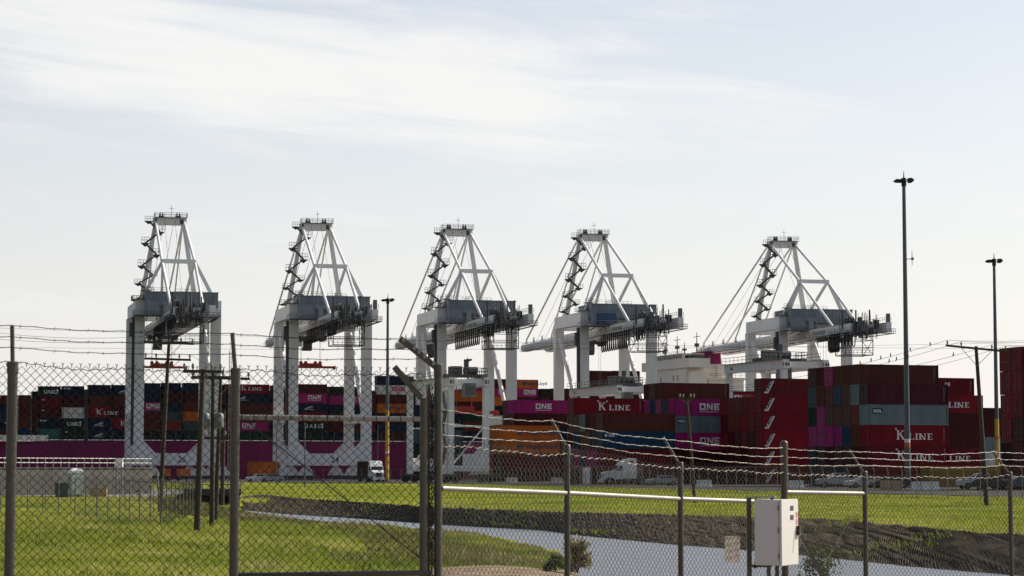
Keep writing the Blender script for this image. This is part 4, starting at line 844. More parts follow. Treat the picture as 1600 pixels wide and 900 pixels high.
# ================================================================== light masts
def light_mast(u, vt, D, label, r0, r1, bands, ant=False, heads=2):
    top = at(u, vt, D); b = at(u, 735, D); x = b.x+(top.x-b.x)*0; H = top.z
    t = thing('light_mast', (top.x, D, .03), 0, label, 'light mast', 'high light masts in the yard')
    MB().tube((0, 0, 0), (0, 0, H-.6), r0, 14, r1).build('pole', M_MAST, t, True)
    fb = MB().box(-r0*1.6, r0*1.6, -r0*1.6, r0*1.6, 0, .12); fb.build('base_plate', M_STEEL, t)
    rad = lambda z: r0+(r1-r0)*z/(H-.6)
    for (v0, v1, m) in bands:
        z1, z0 = at(u, v0, D).z, max(.2, at(u, v1, D).z); MB().tube((0, 0, z0), (0, 0, z1), rad(z0)+.006, 14, rad(z1)+.006, cap=False).build('painted_band', m, t, True)
    hd = MB().tube((0, 0, H-1.6), (0, 0, H-.55), r1+.1, 12); hd.tube((0, 0, H-.6), (0, 0, H+.35), .1, 6, .03); hd.build('head_ring', M_BLACK, t)
    for k, (sx_, dy, dz) in enumerate(((-1, 0, 0), (1, 0, .25), (.75, -.8, -.15), (-.5, .9, .1))[:heads+2]):
        a = MB().tube((sx_*r1, dy*.3, H-1.0+dz), (sx_*.62, dy*.6, H-.78+dz*.6), .05, 6); ar = a.build('arm', M_BLACK, t)
        c = Vector((sx_*.85, dy*.6, H-.9+dz*.6)); g = MB(); s = 1 if sx_ > 0 else -1
        g.prism([(c.x-s*.27, c.z+.20), (c.x+s*.14, c.z+.22), (c.x+s*.52, c.z-.05), (c.x+s*.28, c.z-.2), (c.x-s*.2, c.z-.24)], c.y-.24, c.y+.24); l = g.build('floodlight', M_BLACK, t)
        MB().box(min(c.x-s*.14, c.x+s*.2), max(c.x-s*.14, c.x+s*.2), c.y-.2, c.y+.2, c.z-.26, c.z-.235).build('lens', M_LENS, l)
    if ant:
        z = at(u, 405, D).z; an = MB().tube((r1, 0, z), (r1+.75, 0, z), .05, 6); an.tube((r1+.7, 0, z-.8), (r1+.7, 0, z+1.0), .04, 6); an.box(r1+.6, r1+.9, -.15, .15, z-.15, z+.2); an.build('antenna', M_STEEL, t)
    return t
light_mast(1412, 272, 293, 'tallest light mast with white and orange bands in front of the red stack', .37, .22, [(686, 692, M_WHITE), (692, 699, M_ORANGE)], True)
light_mast(1553, 399, 344, 'light mast with a yellow painted foot beside the rightmost stack', .36, .2, [(655, 682, M_YELLOW), (682, 687, M_ORANGE), (687, 757, M_YELLOW)])
light_mast(606, 462, 440, 'light mast with banded yellow foot behind the gate rail', .40, .22, [(640, 705, M_YELLOW), (705, 709, M_WHITE), (709, 714, M_ORANGE), (714, 752, M_YELLOW)])
light_mast(731, 558, 690, 'small far light mast seen between the legs of a ship crane', .45, .3, [])
# ================================================================== utility poles and wires
def pole(ub, vb, ut, vt, label, r=.16, arms=(), braces=True, z=0.0, D=None, name='utility_pole'):
    b = gp(ub, vb, z) if D is None else Vector((at(ub, vb, D).x, D, z)); tp = at(ut, vt, b.y)
    t = thing(name, b, 0, label, 'utility pole', 'wooden utility poles'); h = tp-b
    MB().path([(0, 0, -.3), h*.33, h*.66, h], [r*1.15, r*1.02, r*.9, r*.75], 10).build('shaft', M_WOOD, t, True)
    ends = []
    for (f, half, ang, slope) in arms:
        c = h*f; d = Vector((math.cos(ang), math.sin(ang), slope)).normalized()
        am = MB().beam(c-d*half-Vector((0, r, 0)), c+d*half-Vector((0, r, 0)), .11, .13).build('crossarm', M_WOOD, t)
        for s in (-.95, -.5, .5, .95):
            q = c+d*half*s-Vector((0, r, 0)); MB().lathe([(.02, 0), (.035, .05), (.06, .10), (.065, .16), (.045, .2), (.055, .24), (.02, .28)], q+Vector((0, 0, .06)), 8).build('insulator', M_STEEL, am, True)
            ends.append(b+q+Vector((0, 0, .34)))
        if braces:
            for s in (-1, 1): MB().beam(c+d*half*.5*s-Vector((0, r, .06)), c-Vector((0, r, half*.55)), .03, .03).build('brace', M_STEEL, am)
    return t, b, b+h, ends
WIRES = []
def wire(a, b, sag, r=.010, mat_=None, label=None):
    a, b = Vector(a), Vector(b); n = 26; pts = [a.lerp(b, i/n)-Vector((0, 0, sag*4*(i/n)*(1-i/n))) for i in range(n+1)]
    o = MB().path(pts, r, 4).build('overhead_wire', M_RUBBER); tag(o, label, 'wire', 'overhead wires'); WIRES.append(pts); return pts
pR, bR, tR, eR = pole(1542, 790, 1525, 541, 'leaning dark utility pole with a single crossarm beside the red stack', .14, [(.985, 2.0, .12, -.09)])
pL, bL, tL, eL = pole(250, 792, 264, 536, 'leaning utility pole with two long crossarms in front of a ship crane leg', .13, [(.90, 1.4, .05, -.03), (1.0, 1.6, -.2, -.05)])
ptr = MB()
pA, bA, tA, eA = pole(308, 817, 317, 577, 'stoutest pole of the cluster, at the corner of the meadow', .125, [(.985, .8, .3, 0)], z=.02)
pB, bB, tB, eB = pole(331, 812, 333, 583, 'straight pole of the cluster with transformer cans', .105, [(.97, .9, .1, 0)])
pC, bC, tC, eC = pole(337, 803, 345, 588, 'leaning pole at the right of the cluster, crossarm reaching over the gate', .105, [(.985, 1.5, 0, -.02), (.55, .7, .1, 0)])
pD, bD, tD, eD = pole(347, 783, 350, 640, 'short plain pole behind the cluster', .14)
for (t_, b_, h_) in ((pB, bB, tB),):
    for dx_ in (-.32, .30):
        c = (h_-b_)*.62+Vector((dx_, -.2, 0)); tc_ = MB().lathe([(.05, 0), (.2, .03), (.22, .1), (.22, .6), (.17, .68), (.06, .7)], c, 12).build('transformer', M_RAILG, t_, True)
pE, bE, tE, eE = pole(1086, 786, 1073, 622, 'thin leaning pole in front of the magenta and grey containers', .11, [(.99, .5, 0, 0)])
# lattice mast
lm = thing('lattice_mast', (at(358, 735, 300).x, 300, 0), 0, 'slim steel lattice mast behind the pole cluster', 'mast'); hT = at(358, 548, 300).z
for i in range(3):
    a = i*2.094; MB().tube((.32*math.cos(a), .32*math.sin(a), 0), (.2*math.cos(a), .2*math.sin(a), hT), .03, 5).build('chord', M_RAILG, lm)
lc = MB()
for k in range(int(hT/.55)):
    for i in range(3):
        a, b2 = i*2.094, (i+1)*2.094; r_ = .32-.12*k*.55/hT; z = k*.55
        lc.tube((r_*math.cos(a), r_*math.sin(a), z), (r_*math.cos(b2), r_*math.sin(b2), z+.55), .014, 4, cap=False)
lc.tube((0, 0, hT), (0, 0, hT+1.2), .02, 4); lc.build('lacing', M_RAILG, lm)
# wires between the poles and out of the picture
off = at(1750, 520, 150)
for i, e in enumerate(eR):
    far = eE[i]+Vector((0, 0, .2)); wp = wire(e, far, .55+.12*i, .011, None, f"overhead wire from the leaning crossarm pole to the thin pole, {['first', 'second', 'third', 'fourth'][i]} insulator")
    wire(e, (off.x, off.y, off.z-.12*i), .25, .011, None, f"overhead wire running out past the rightmost stack from the {['first', 'second', 'third', 'fourth'][i]} insulator")
for i in (0, 3):
    wire(eL[i], eC[i], .3, .01, None, f"overhead wire from the two crossarm pole to the pole cluster, {'outer' if i else 'inner'} strand")
wire(eL[4], at(-80, 508, 150), .4, .01, None, 'overhead wire leaving the two crossarm pole over the compound'); wire(eL[7], at(-80, 522, 140), .4, .01, None, 'lower overhead wire leaving the two crossarm pole over the compound')
wire(at(-200, 505, 250), at(1900, 545, 260), .8, .013, None, 'long overhead wire crossing behind all the cranes legs'); wire(at(-200, 540, 250), at(1900, 528, 260), .8, .013, None, 'second long overhead wire crossing in front of the crane legs')
def bird(p, k):
    t = thing('bird', p, k*1.3, 'small dark bird perched on the overhead wire', 'bird', 'birds perched on the wires')
    MB().lathe([(.01, -.09), (.045, -.05), (.065, .02), (.06, .08), (.035, .13), (.045, .17), (.04, .21), (.01, .235)], (0, 0, .1), 8).build('body', M_BLACK, t, True); t.scale = (.7, .7, .7)
    g = MB(); g.prism([(-.03, .04), (.03, .04), (.02, -.10), (-.02, -.10)], -.10, -.07); g.tube((0, .04, .29), (0, .075, .285), .01, 5, .002); g.build('tail', M_BLACK, t)
for wi, fr in ((0, (.06, .13, .2, .235, .27, .31, .5)), (2, (.18, .22, .245, .6)), (4, (.12,))):
    for k, f_ in enumerate(fr):
        pts = WIRES[wi]; i = f_*(len(pts)-1); a = pts[int(i)].lerp(pts[int(i)+1], i-int(i)); bird(a, k+wi)
# ================================================================== chain link helper
def chain_link(mb_v, mb_f, a, b, z_top_a, z_top_b, zb_a, zb_b, W, r, jit=0.0):
    """woven zig-zag wires between two posts; appends triangular tubes to numpy lists"""
    a = np.array([a[0], a[1]]); b = np.array([b[0], b[1]]); L = np.linalg.norm(b-a); d = (b-a)/L; nrm = np.array([-d[1], d[0]])
    n = int(L/(W/2)); hh = max(z_top_a-zb_a, z_top_b-zb_b); m = int(hh/(W/2))+1
    for i in range(n):
        k = np.arange(m+1); xx = i*W/2+np.where((k+i) % 2 == 0, 0, W/2); xx = np.clip(xx, 0, L)
        f = xx/L; zt = z_top_a+(z_top_b-z_top_a)*f; z = zt-k*W/2
        x = xx
        if jit: x = x+RNG.normal(0, jit, m+1)+.007*np.sin(z*2.3+i*.045+a[0]); z = z+RNG.normal(0, jit, m+1)+.009*np.sin(xx*1.9+b[1])+.005*np.sin(xx*5.1+z*1.7)
        P = np.stack([a[0]+d[0]*x, a[1]+d[1]*x, z], 1)
        off = np.array([[nrm[0]*r, nrm[1]*r, 0], [d[0]*r*1.3-nrm[0]*r*.5, d[1]*r*1.3-nrm[1]*r*.5, 0], [-d[0]*r*1.3-nrm[0]*r*.5, -d[1]*r*1.3-nrm[1]*r*.5, 0]])
        # bow the wire where it hooks round its neighbour
        P[:, :2] += nrm*(np.where((k+i) % 2 == 0, .35, -.35)*r*2)[:, None]
        base = sum(len(q) for q in mb_v) if not hasattr(chain_link, 'c') else chain_link.c
        V = (P[:, None, :]+off[None]).reshape(-1, 3); kk = np.arange(m)[:, None]*3
        F = np.concatenate([np.concatenate([kk+j, kk+(j+1) % 3, kk+3+(j+1) % 3, kk+3+j], 1) for j in range(3)], 0)+chain_link.c
        mb_v.append(V); mb_f.append(F); chain_link.c += len(V)
def chain_obj(segs, W, r, parent, material, jit=0.0, name='chain_mesh'):
    V, F = [], []; chain_link.c = 0
    for s in segs: chain_link(V, F, *s, W, r, jit)
    o = np_obj(name, np.concatenate(V), np.concatenate(F), material, False, parent); o['kind'] = 'stuff'; return o
def fence_run(name, pts, label, hgt, step, W, r, pr, arm=.35, group=None, arm_dir=(1, 0)):
    """posts along a line, mesh between, slanted arms with three barbed strands"""
    base = Vector((pts[0].x, pts[0].y, 0)); t = thing(name, base, 0, label, 'fence', group); P = []
    for a, b in zip(pts, pts[1:]):
        k = max(1, round((b-a).length/step))
        for i in range(k): P.append(a.lerp(b, i/k))
    P.append(pts[-1]); Z = [float(height(np.array([p.x]), np.array([p.y]))[0]) for p in P]
    pm = MB().tube((0, 0, -.2), (0, 0, hgt), pr, 8)
    if arm: pm.tube((0, 0, hgt), (arm_dir[0]*arm*.7, arm_dir[1]*arm*.7, hgt+arm), pr*.6, 6)
    pmesh = pm.mesh('post'); pmesh.materials.append(M_STEEL)
    for p, z in zip(P, Z): o = inst('post', pmesh, t); o.location = (p.x-base.x, p.y-base.y, z)
    segs = [((a.x-base.x, a.y-base.y), (b.x-base.x, b.y-base.y), za+hgt, zb+hgt, za+.05, zb+.05) for a, b, za, zb in zip(P, P[1:], Z, Z[1:])]
    chain_obj(segs, W, r, t, M_WIRE)
    if arm:
        s = MB()
        for f in (.3, .65, 1.0):
            s.path([(p.x-base.x+arm_dir[0]*arm*.7*f, p.y-base.y+arm_dir[1]*arm*.7*f, z+hgt+arm*f) for p, z in zip(P, Z)], r*1.2, 3)
        s.build('barbed_wire', M_BARB, t)
    return t, P
fence_run('yard_fence', YF[:5], 'long chain link yard fence with barbed arms between the grass verge and the containers', 2.1, 3.0, .36, .006, .035, .4, arm_dir=(-.5, -.3))
CF = [gp(u, v) for u, v in ((-40, 795), (43, 797), (117, 800), (187, 805), (252, 811))]
fence_run('compound_fence', CF, 'chain link fence of the compound running along the top of the meadow', 2.15, 2.6, .12, .0024, .03, 0)
CF2 = [gp(252, 811), gp(305, 786)]
fence_run('compound_fence', CF2, 'side run of chain link fence from the meadow corner back towards the bridge', 2.1, 5.5, .3, .0026, .03, 0)
CF3 = [gp(-40, 785), gp(110, 788), gp(240, 790)]
fence_run('compound_fence', CF3, 'inner chain link fence of the compound in front of the portable toilet', 2.1, 3.0, .18, .0024, .03, 0)
# corner post leaning out of true
lp = gp(252, 811); t = thing('leaning_post', lp, 0, 'pale steel post leaning at the meadow corner of the compound fence', 'post'); h_ = at(245, 735, lp.y)-lp; MB().tube((0, 0, -.2), h_, .05, 10).tube(h_*.75, h_*.75+Vector((-1.6, .8, .1)), .03, 8).build('shaft', M_STEEL, t, True)
# tall bare posts standing on the verge
for (u, vb, vt, lab) in ((432, 757, 655, 'tall bare steel post on the verge left of the white truck'), (476, 762, 662, 'tall bare steel post on the verge in front of the crane sill'), (590, 752, 664, 'tall thin steel post close to the banded light mast')):
    p = gp(u, vb); h_ = at(u+1, vt, p.y).z; t = thing('steel_post', p, 0, lab, 'post'); MB().tube((0, 0, -.2), (0, 0, h_), .09, 8, .07).build('shaft', M_MAST, t, True); MB().lathe([(.1, 0), (.1, .05), (.03, .1)], (0, 0, h_), 8).build('cap', M_STEEL, t)
# ================================================================== compound: wall, railing, toilet, plywood, sign
wa, wb = gp(-60, 775.5), gp(236, 772); wd_ = (wb-wa); wl = wd_.length; wrz = math.atan2(wd_.y, wd_.x)
wt = thing('concrete_wall', wa, wrz, 'long grey concrete flood wall with white railing behind the portable toilet', 'wall'); hw = at(100, 731, wa.y).z
npan = 9
for i in range(npan): MB().box(wl*i/npan+.02, wl*(i+1)/npan-.02, -.15, .15, -.2, hw-.08+.03*(i % 2)).build('panel', M_WALL, wt)
MB().box(-.1, wl+.1, -.22, .22, hw-.04, hw+.06).build('coping', M_WALL, wt)
MB().railing([(0, 0, hw+.06), (wl, 0, hw+.06)], .8, .035, .95, 2).build('railing', M_WHITE, wt)
eq = thing('pump_cabinet', gp(180, 774)+Vector((0, 2, 0)), 0, 'white pump cabinet on a stand behind the wall railing by the crane leg', 'cabinet')
MB().box(-.3, .3, -.3, .3, 2.5, 3.3).build('cabinet', M_WHITE, eq); MB().box(-.3, -.2, -.2, .2, 0, 2.3).box(.2, .3, -.2, .2, 0, 2.5).build('leg', M_STEEL, eq); MB().tube((.5, 0, 0), (.5, 0, 6.2), .03, 6).build('aerial', M_STEEL, eq)
yb = thing('yellow_skip', Vector((at(213, 735, 420).x, 420, .03)), .2, 'ochre steel skip beyond the end of the white railing', 'skip')
MB().prism([(-1.4, .2), (1.4, .2), (1.9, 1.7), (-1.9, 1.7)], -.9, .9).build('body', M_YELLOW, yb); MB().box(-1.95, 1.95, -.96, .96, 1.7, 1.8).build('rim', M_YELLOW, yb)
tp = gp(118, 776); tt = thing('portable_toilet', tp, .35, 'white domed portable toilet with pale blue walls inside the compound', 'toilet')
M_TOI = mat('toilet_plastic', (.30, .40, .46), .5, 0, .1, 2); M_TOW = mat('toilet_white', (.62, .65, .66), .5, 0, .1, 2)
MB().box(-.56, .56, -.56, .56, .12, 1.95).build('wall', M_TOI, tt); MB().box(-.6, .6, -.6, .6, 0, .12).build('skid', M_STEEL, tt)
dm = MB().lathe([(.82, 0), (.84, .06), (.78, .2), (.6, .34), (.3, .42), (.02, .44)], (0, 0, 0), 4)
dm.v = [(x*math.cos(.785)-y*math.sin(.785), x*math.sin(.785)+y*math.cos(.785), z+1.95) for x, y, z in dm.v]; dm.build('roof', M_TOW, tt)
dr = MB().box(-.40, .40, -.62, -.57, .2, 1.85).build('door', M_TOW, tt); MB().box(.26, .34, -.66, -.62, 1.0, 1.1).build('handle', M_BLACK, dr); MB().box(-.52, -.44, -.6, -.57, .15, 1.92).box(.44, .52, -.6, -.57, .15, 1.92).build('corner_trim', M_TOW, tt)
gb = thing('blue_grey_bin', gp(97, 777), .1, 'low blue grey bin beside the portable toilet', 'bin'); MB().prism([(-.5, 0), (.5, 0), (.58, 1.1), (-.58, 1.1)], -.4, .4).build('body', MATS['container_slate'], gb); MB().box(-.62, .62, -.45, .45, 1.1, 1.18).build('lid', MATS['container_slate'], gb)
pl = gp(155, 776.5); tp2 = thing('plywood_crate', pl, -.1, 'pale plywood crate on the ground right of the portable toilet', 'crate'); MB().box(-.68, .68, -.25, .25, .08, .78).build('panel', M_PLY, tp2)
fr = MB()
for x in (-.66, 0, .66): fr.box(x-.04, x+.04, -.29, -.25, .06, .8)
fr.box(-.72, .72, -.33, .3, 0, .08); fr.build('batten', M_PLY, tp2)
sg = gp(217, 783); ts = thing('warning_sign', sg, 0, 'small red and white warning sign hung on the compound fence', 'sign'); zs = at(217, 775, sg.y).z
MB().box(-.03, .03, 0, .05, 0, zs+.4).build('post', M_STEEL, ts); MB().box(-.2, .2, -.02, -.001, zs, zs+.42).build('panel', M_WHITE, ts); MB().box(-.2, .2, -.025, -.021, zs+.28, zs+.42).build('band', M_RED, ts)
ln = MB()
for k, w2 in enumerate((.30, .24, .28)): ln.box(-w2/2, w2/2, -.025, -.021, zs+.20-k*.07, zs+.225-k*.07)
ln.build('lettering', M_BLACK, ts)
# ================================================================== bridge over the canal
ba, bb = at(286, 775, 181), at(376, 775, 181); bv_ = bb-ba; bl = bv_.x; brz = 0.135
bt_ = thing('road_bridge', (ba.x, ba.y, 0), brz, 'low dark concrete road bridge with pale rail over the canal head', 'bridge')
MB().box(0, bl, 0, 9, .25, .75).build('deck', M_CONCD, bt_); MB().box(-.5, 1.2, .3, 8.7, -1.6, .25).build('abutment', M_CONCD, bt_); MB().box(bl-1.0, bl-.1, .3, 8.7, -1.6, .25).build('abutment', M_CONCD, bt_); MB().box(1.2, bl-1.0, 1.2, 1.8, -1.6, .25).build('headwall', M_CONCD, bt_)
MB().railing([(0, .15, .75), (bl, .15, .75)], .7, .04, 1.2, 2).build('guard_rail', M_RAILG, bt_)
# ================================================================== vehicles
def wheel(parent, c, r, w_, axis='y'):
    v = Vector((0, w_/2, 0)) if axis == 'y' else Vector((w_/2, 0, 0)); c = Vector(c)
    o = MB().tube(c-v, c+v, r, 18).build('wheel', M_RUBBER, parent, True); MB().tube(c-v*1.03, c+v*1.03, r*.55, 12).build('rim', M_STEEL, o); return o
M_TRW = mat('truck_white', (.74, .735, .72), .3, 0, .04, 2, .1, (.4, .38, .34))
def tractor(loc, rz, label, trailer=None):
    """American sleeper tractor, nose towards local -x"""
    t = thing('truck_tractor', loc, rz, label, 'truck')
    # hood, cab and raised sleeper as one side profile, narrowed towards the nose
    prof = [(0.0, .75), (0.0, 1.45), (.12, 1.78), (.5, 1.92), (1.75, 2.08), (2.0, 2.2), (2.55, 2.95), (3.0, 3.5), (3.7, 3.85), (4.7, 3.98), (5.25, 3.95), (5.3, 3.8), (5.3, .95), (2.2, .85), (2.1, .62), (1.9, .9), (1.5, 1.12), (1.0, 1.12), (.6, .9), (.45, .62)]
    hw = lambda x: .98+.24*min(1, max(0, (x-.1)/2.0))
    b = MB(); n = len(prof); vs = [(x, -hw(x)*(1 if z < 3.3 else .94), z) for x, z in prof]+[(x, -hw(x)*.0+0, z) for x, z in prof]+[(x, hw(x)*(1 if z < 3.3 else .94), z) for x, z in prof]
    b.add(vs, [tuple(range(n)), tuple(range(3*n-1, 2*n-1, -1))]+[(k*n+i, (k+1)*n+i, (k+1)*n+(i+1) % n, k*n+(i+1) % n) for k in (0, 1) for i in range(n)])
    body = b.build('cab', M_TRW, t)
    ws = MB()
    for s in (-1, 1): ws.add([(2.05, 0, 2.24), (2.05, s*1.08, 2.24), (2.5, s*1.04, 2.86), (2.5, 0, 2.86)], [(0, 1, 2, 3) if s < 0 else (3, 2, 1, 0)])
    ws.v = [(x-.05, y, z+.04) for x, y, z in ws.v]; ws.build('windshield', M_GLASS, body, fixn=False)
    for s in (-1, 1):
        y = s*1.225; w2 = MB().prism([(2.35, 2.15), (3.15, 2.15), (3.15, 2.85), (2.75, 2.85)], y-.012, y+.012); w2.build('window', M_GLASS, body)
        MB().box(4.3, 4.85, y*.965-.03, y*.965+.03, 3.2, 3.6).build('window', M_GLASS, body)
        MB().box(2.2, 2.3, y+s*.2-.08, y+s*.2+.08, 2.1, 2.9).build('mirror', M_BLACK, body)
        MB().tube((3.2, s*1.0, .8), (4.5, s*1.0, .8), .32, 12).build('fuel_tank', M_STEEL, t, True)
        MB().box(.03, .5, s*.86-.16, s*.86+.16, 1.2, 1.45).build('headlight', M_LENS, body)
        wheel(t, (1.25, s*1.02, .52), .52, .3)
        for x in (6.0, 7.3): wheel(t, (x, s*.95, .52), .52, .55)
    MB().box(-.04, .02, -.55, .55, .95, 1.7).build('grille', M_CRANED, body); MB().box(-.15, .3, -1.15, 1.15, .4, .78).build('bumper', M_TRW, t); MB().box(.8, 8.0, -.42, .42, .6, .85).build('chassis', M_CRANED, t); MB().box(6.0, 7.4, -.5, .5, .86, 1.15).build('fifth_wheel', M_CRANED, t)
    MB().box(3.4, 4.2, -.35, .35, 3.97, 4.05).build('roof_vent', M_CRANED, body)
    return t
pt_ = at(938, 735, 345); tractor((pt_.x, 345, .03), math.radians(8), 'white sleeper tractor in profile facing left before the stacks')
pt_ = at(592, 735, 432); t2 = tractor((pt_.x, 432, .03), math.radians(103), 'white sleeper tractor nose on, pulling a maroon container past the crane')
def chassis(parent_loc, rz, x0, spec, label, cl, L=12.19):
    c = Vector(parent_loc); R = Matrix.Rotation(rz, 3, 'Z')
    t = thing('trailer_chassis', c+R@Vector((x0, 0, 0)), rz, cl, 'trailer'); MB().box(0, L+.1, -.45, -.25, .9, 1.2).box(0, L+.1, .25, .45, .9, 1.2).box(0, .3, -1.2, 1.2, 1.0, 1.25).box(L-.2, L+.1, -1.2, 1.2, 1.0, 1.25).build('frame', M_CRANED, t)
    for x in (L-2.6, L-1.3):
        for s in (-1, 1): wheel(t, (x, s*.95, .52), .52, .55)
    MB().box(2, 2.15, -.8, -.65, .1, .9).box(2, 2.15, .65, .8, .1, .9).build('landing_leg', M_STEEL, t)
    body, door, rods, end = cmesh(L, 2.66); o = inst('shipping_container', body, None, MATS['container_'+spec], c+R@Vector((x0+.05, -1.22, 1.27)), rz); tag(o, label, 'container'); inst('end_wall', end, o, MATS['container_'+spec])
    return t
chassis((pt_.x, 432, .03), math.radians(103), 5.6, 'maroon', 'dark maroon container riding behind the nose on white tractor', 'trailer chassis coupled to the nose on white tractor')
pc_ = at(388, 735, 470); chassis((pc_.x, 470, .03), TH, 0, 'orange', 'orange container on a parked chassis near the silver car', 'parked trailer chassis under an orange container', 6.06)
for (u, wd2, lab) in ((259, 1.9, 'small orange power unit under the sill of crane 26, left of the pair'), (287, 2.8, 'larger orange power unit under the sill of crane 26')):
    p = at(u, 735, 500); t = thing('power_unit', (p.x, 500, .03), TH, lab, 'power unit'); MB().box(-wd2/2, wd2/2, -.8, .8, 1.0, 2.5).build('housing', M_ORANGE, t); MB().box(-wd2/2-.1, wd2/2+.1, -.9, .9, .7, 1.0).build('skid', M_CRANED, t)
    for sx_ in (-1, 1): wheel(t, (sx_*wd2*.35, -.7, .4), .4, .3); wheel(t, (sx_*wd2*.35, .7, .4), .4, .3)
def car(loc, rz, col, label, kind='car'):
    m = mat('car_paint_'+col[0], col[1], .25, .1, .05, 2); t = thing('parked_car' if kind == 'car' else 'pickup_truck', loc, rz, label, 'car' if kind == 'car' else 'pickup', 'vehicles parked in the yard'); W = .92
    low = [(0, .35), (0, .72), (.15, .86), (1.25, 1.0), (4.5, 1.0), (4.7, .8), (4.7, .38)] if kind == 'car' else [(0, .45), (0, 1.0), (.2, 1.12), (1.5, 1.2), (5.5, 1.2), (5.55, .6), (5.5, .5)]
    top = [(1.2, .98), (1.95, 1.46), (3.5, 1.48), (4.4, 1.0)] if kind == 'car' else [(1.5, 1.18), (2.2, 1.85), (3.5, 1.87), (3.65, 1.2)]
    b = MB().prism(low, -W, W).build('body', m, t); n = len(top)
    vs = [(x, -W*(.98 if z < 1.25 else .78), z) for x, z in top]+[(x, W*(.98 if z < 1.25 else .78), z) for x, z in top]
    MB().add(vs, [tuple(range(n)), tuple(range(2*n-1, n-1, -1))]+[(i, n+i, n+(i+1) % n, (i+1) % n) for i in range(n)]).build('roof', m, b)
    cx = sum(p[0] for p in top)/n; cz = sum(p[1] for p in top)/n; g = MB()
    for s in (-1, 1):
        q = [(cx+(x-cx)*.82, s*(W*(.98 if z < 1.25 else .78)+.02), cz+(z-cz)*.72+.02) for x, z in top]; g.add(q, [tuple(range(n))])
    for i0, i1 in ((0, 1), (2, 3)):
        g.add([(top[i][0]+(-.02 if i0 == 0 else .02), s*W*.74*(.98 if top[i][1] < 1.25 else .8), top[i][1]*.97+.05) for i, s in ((i0, -1), (i1, -1), (i1, 1), (i0, 1))], [(0, 1, 2, 3)])
    g.build('window', M_GLASS, b, fixn=False)
    Lw = low[-2][0]
    for x in (.85, Lw-.95):
        for s in (-1, 1): wheel(t, (x, s*(W-.1), .33 if kind == 'car' else .38), .33 if kind == 'car' else .38, .22)
    for s in (-1, 1): MB().box(-.02, .1, s*.65-.18, s*.65+.18, .66, .8).build('headlight', M_LENS, b)
    if kind != 'car': MB().box(3.7, 5.45, -.75, .75, 1.2, 1.22).build('bed', M_BLACK, b)
    return t
WHT, SIL, DRK, BLU = ('white', (.62, .62, .61)), ('silver', (.35, .36, .37)), ('dark', (.04, .042, .045)), ('blue', (.05, .08, .14))
for (u, D, rz, c, lab, k) in ((1497, 268, .15, WHT, 'white pickup parked in front of the yellow container', 'pickup'), (1562, 262, .2, BLU, 'dark blue car parked at the foot of the rightmost stack', 'car'), (1585, 255, 2.9, DRK, 'dark car behind the last fence post by the rightmost stack', 'car'),
                           (1276, 290, .1, SIL, 'silver pickup parked before the tall mast stack', 'pickup'), (1322, 285, .3, WHT, 'white car parked before the tall mast stack', 'car'), (1362, 280, .2, DRK, 'dark car parked left of the tall mast foot', 'car'),
                           (384, 440, .3, WHT, 'white car parked beneath the orange container on its chassis', 'car'), (405, 436, .2, SIL, 'silver car parked right of the white one below the orange container', 'car'), (1010, 330, .3, SIL, 'silver car parked just right of the profile white tractor', 'car')):
    p = at(u, 735, D); car((p.x, D, .03), rz, c, lab, k)
def barrier(u, D, lab, col=M_WHITE):
    p = at(u, 735, D); t = thing('traffic_barrier', (p.x, D, .03), .2, lab, 'barrier', 'traffic barriers along the yard fence')
    MB().prism([(-.32, 0), (.32, 0), (.32, .12), (.14, .38), (.09, .95), (-.09, .95), (-.14, .38), (-.32, .12)], -1.0, 1.0, 'yz').build('body', col, t)
    MB().box(-.06, .06, -.02, .02, .95, 1.0).build('lifting_eye', M_STEEL, t)
for (u, D, lab) in ((1437, 255, 'white traffic barrier left of the pickup, first of the pair'), (1453, 255, 'white traffic barrier left of the pickup, second of the pair'), (1100, 300, 'white traffic barrier in front of the magenta containers'), (1243, 285, 'white traffic barrier before the diagonal plate stack'), (800, 405, 'white traffic barrier before the orange containers'), (870, 395, 'white traffic barrier left of the profile white tractor')): barrier(u, D, lab)
bx = at(1392, 735, 262); t = thing('wooden_crate', (bx.x, 262, .03), .1, 'tan wooden crate at the foot of the tall light mast', 'crate')
MB().box(-1.1, 1.1, -.6, .6, .1, 1.0).build('panel', M_PLY, t); f_ = MB()
for x in (-1.05, 0, 1.05): f_.box(x-.06, x+.06, -.65, -.6, .02, 1.05)
f_.box(-1.15, 1.15, -.68, .65, 0, .1); f_.build('batten', M_PLY, t)
for (u, D, lab) in ((916, 350, 'grey electrical kiosk left of the profile white tractor'), (1000, 347, 'dark grey electrical kiosk right of the profile white tractor')):
    p = at(u, 735, D); t = thing('electrical_kiosk', (p.x, D, .03), .2, lab, 'kiosk'); MB().box(-.5, .5, -.4, .4, .1, 2.6).build('cabinet', M_CRANE if u < 950 else M_CRANED, t); MB().box(-.42, .42, -.43, -.4, .25, 2.4).build('door', M_CRANE if u < 950 else M_CRANED, t); MB().box(-.6, .6, -.5, .5, 0, .1).build('plinth', M_CONC, t)
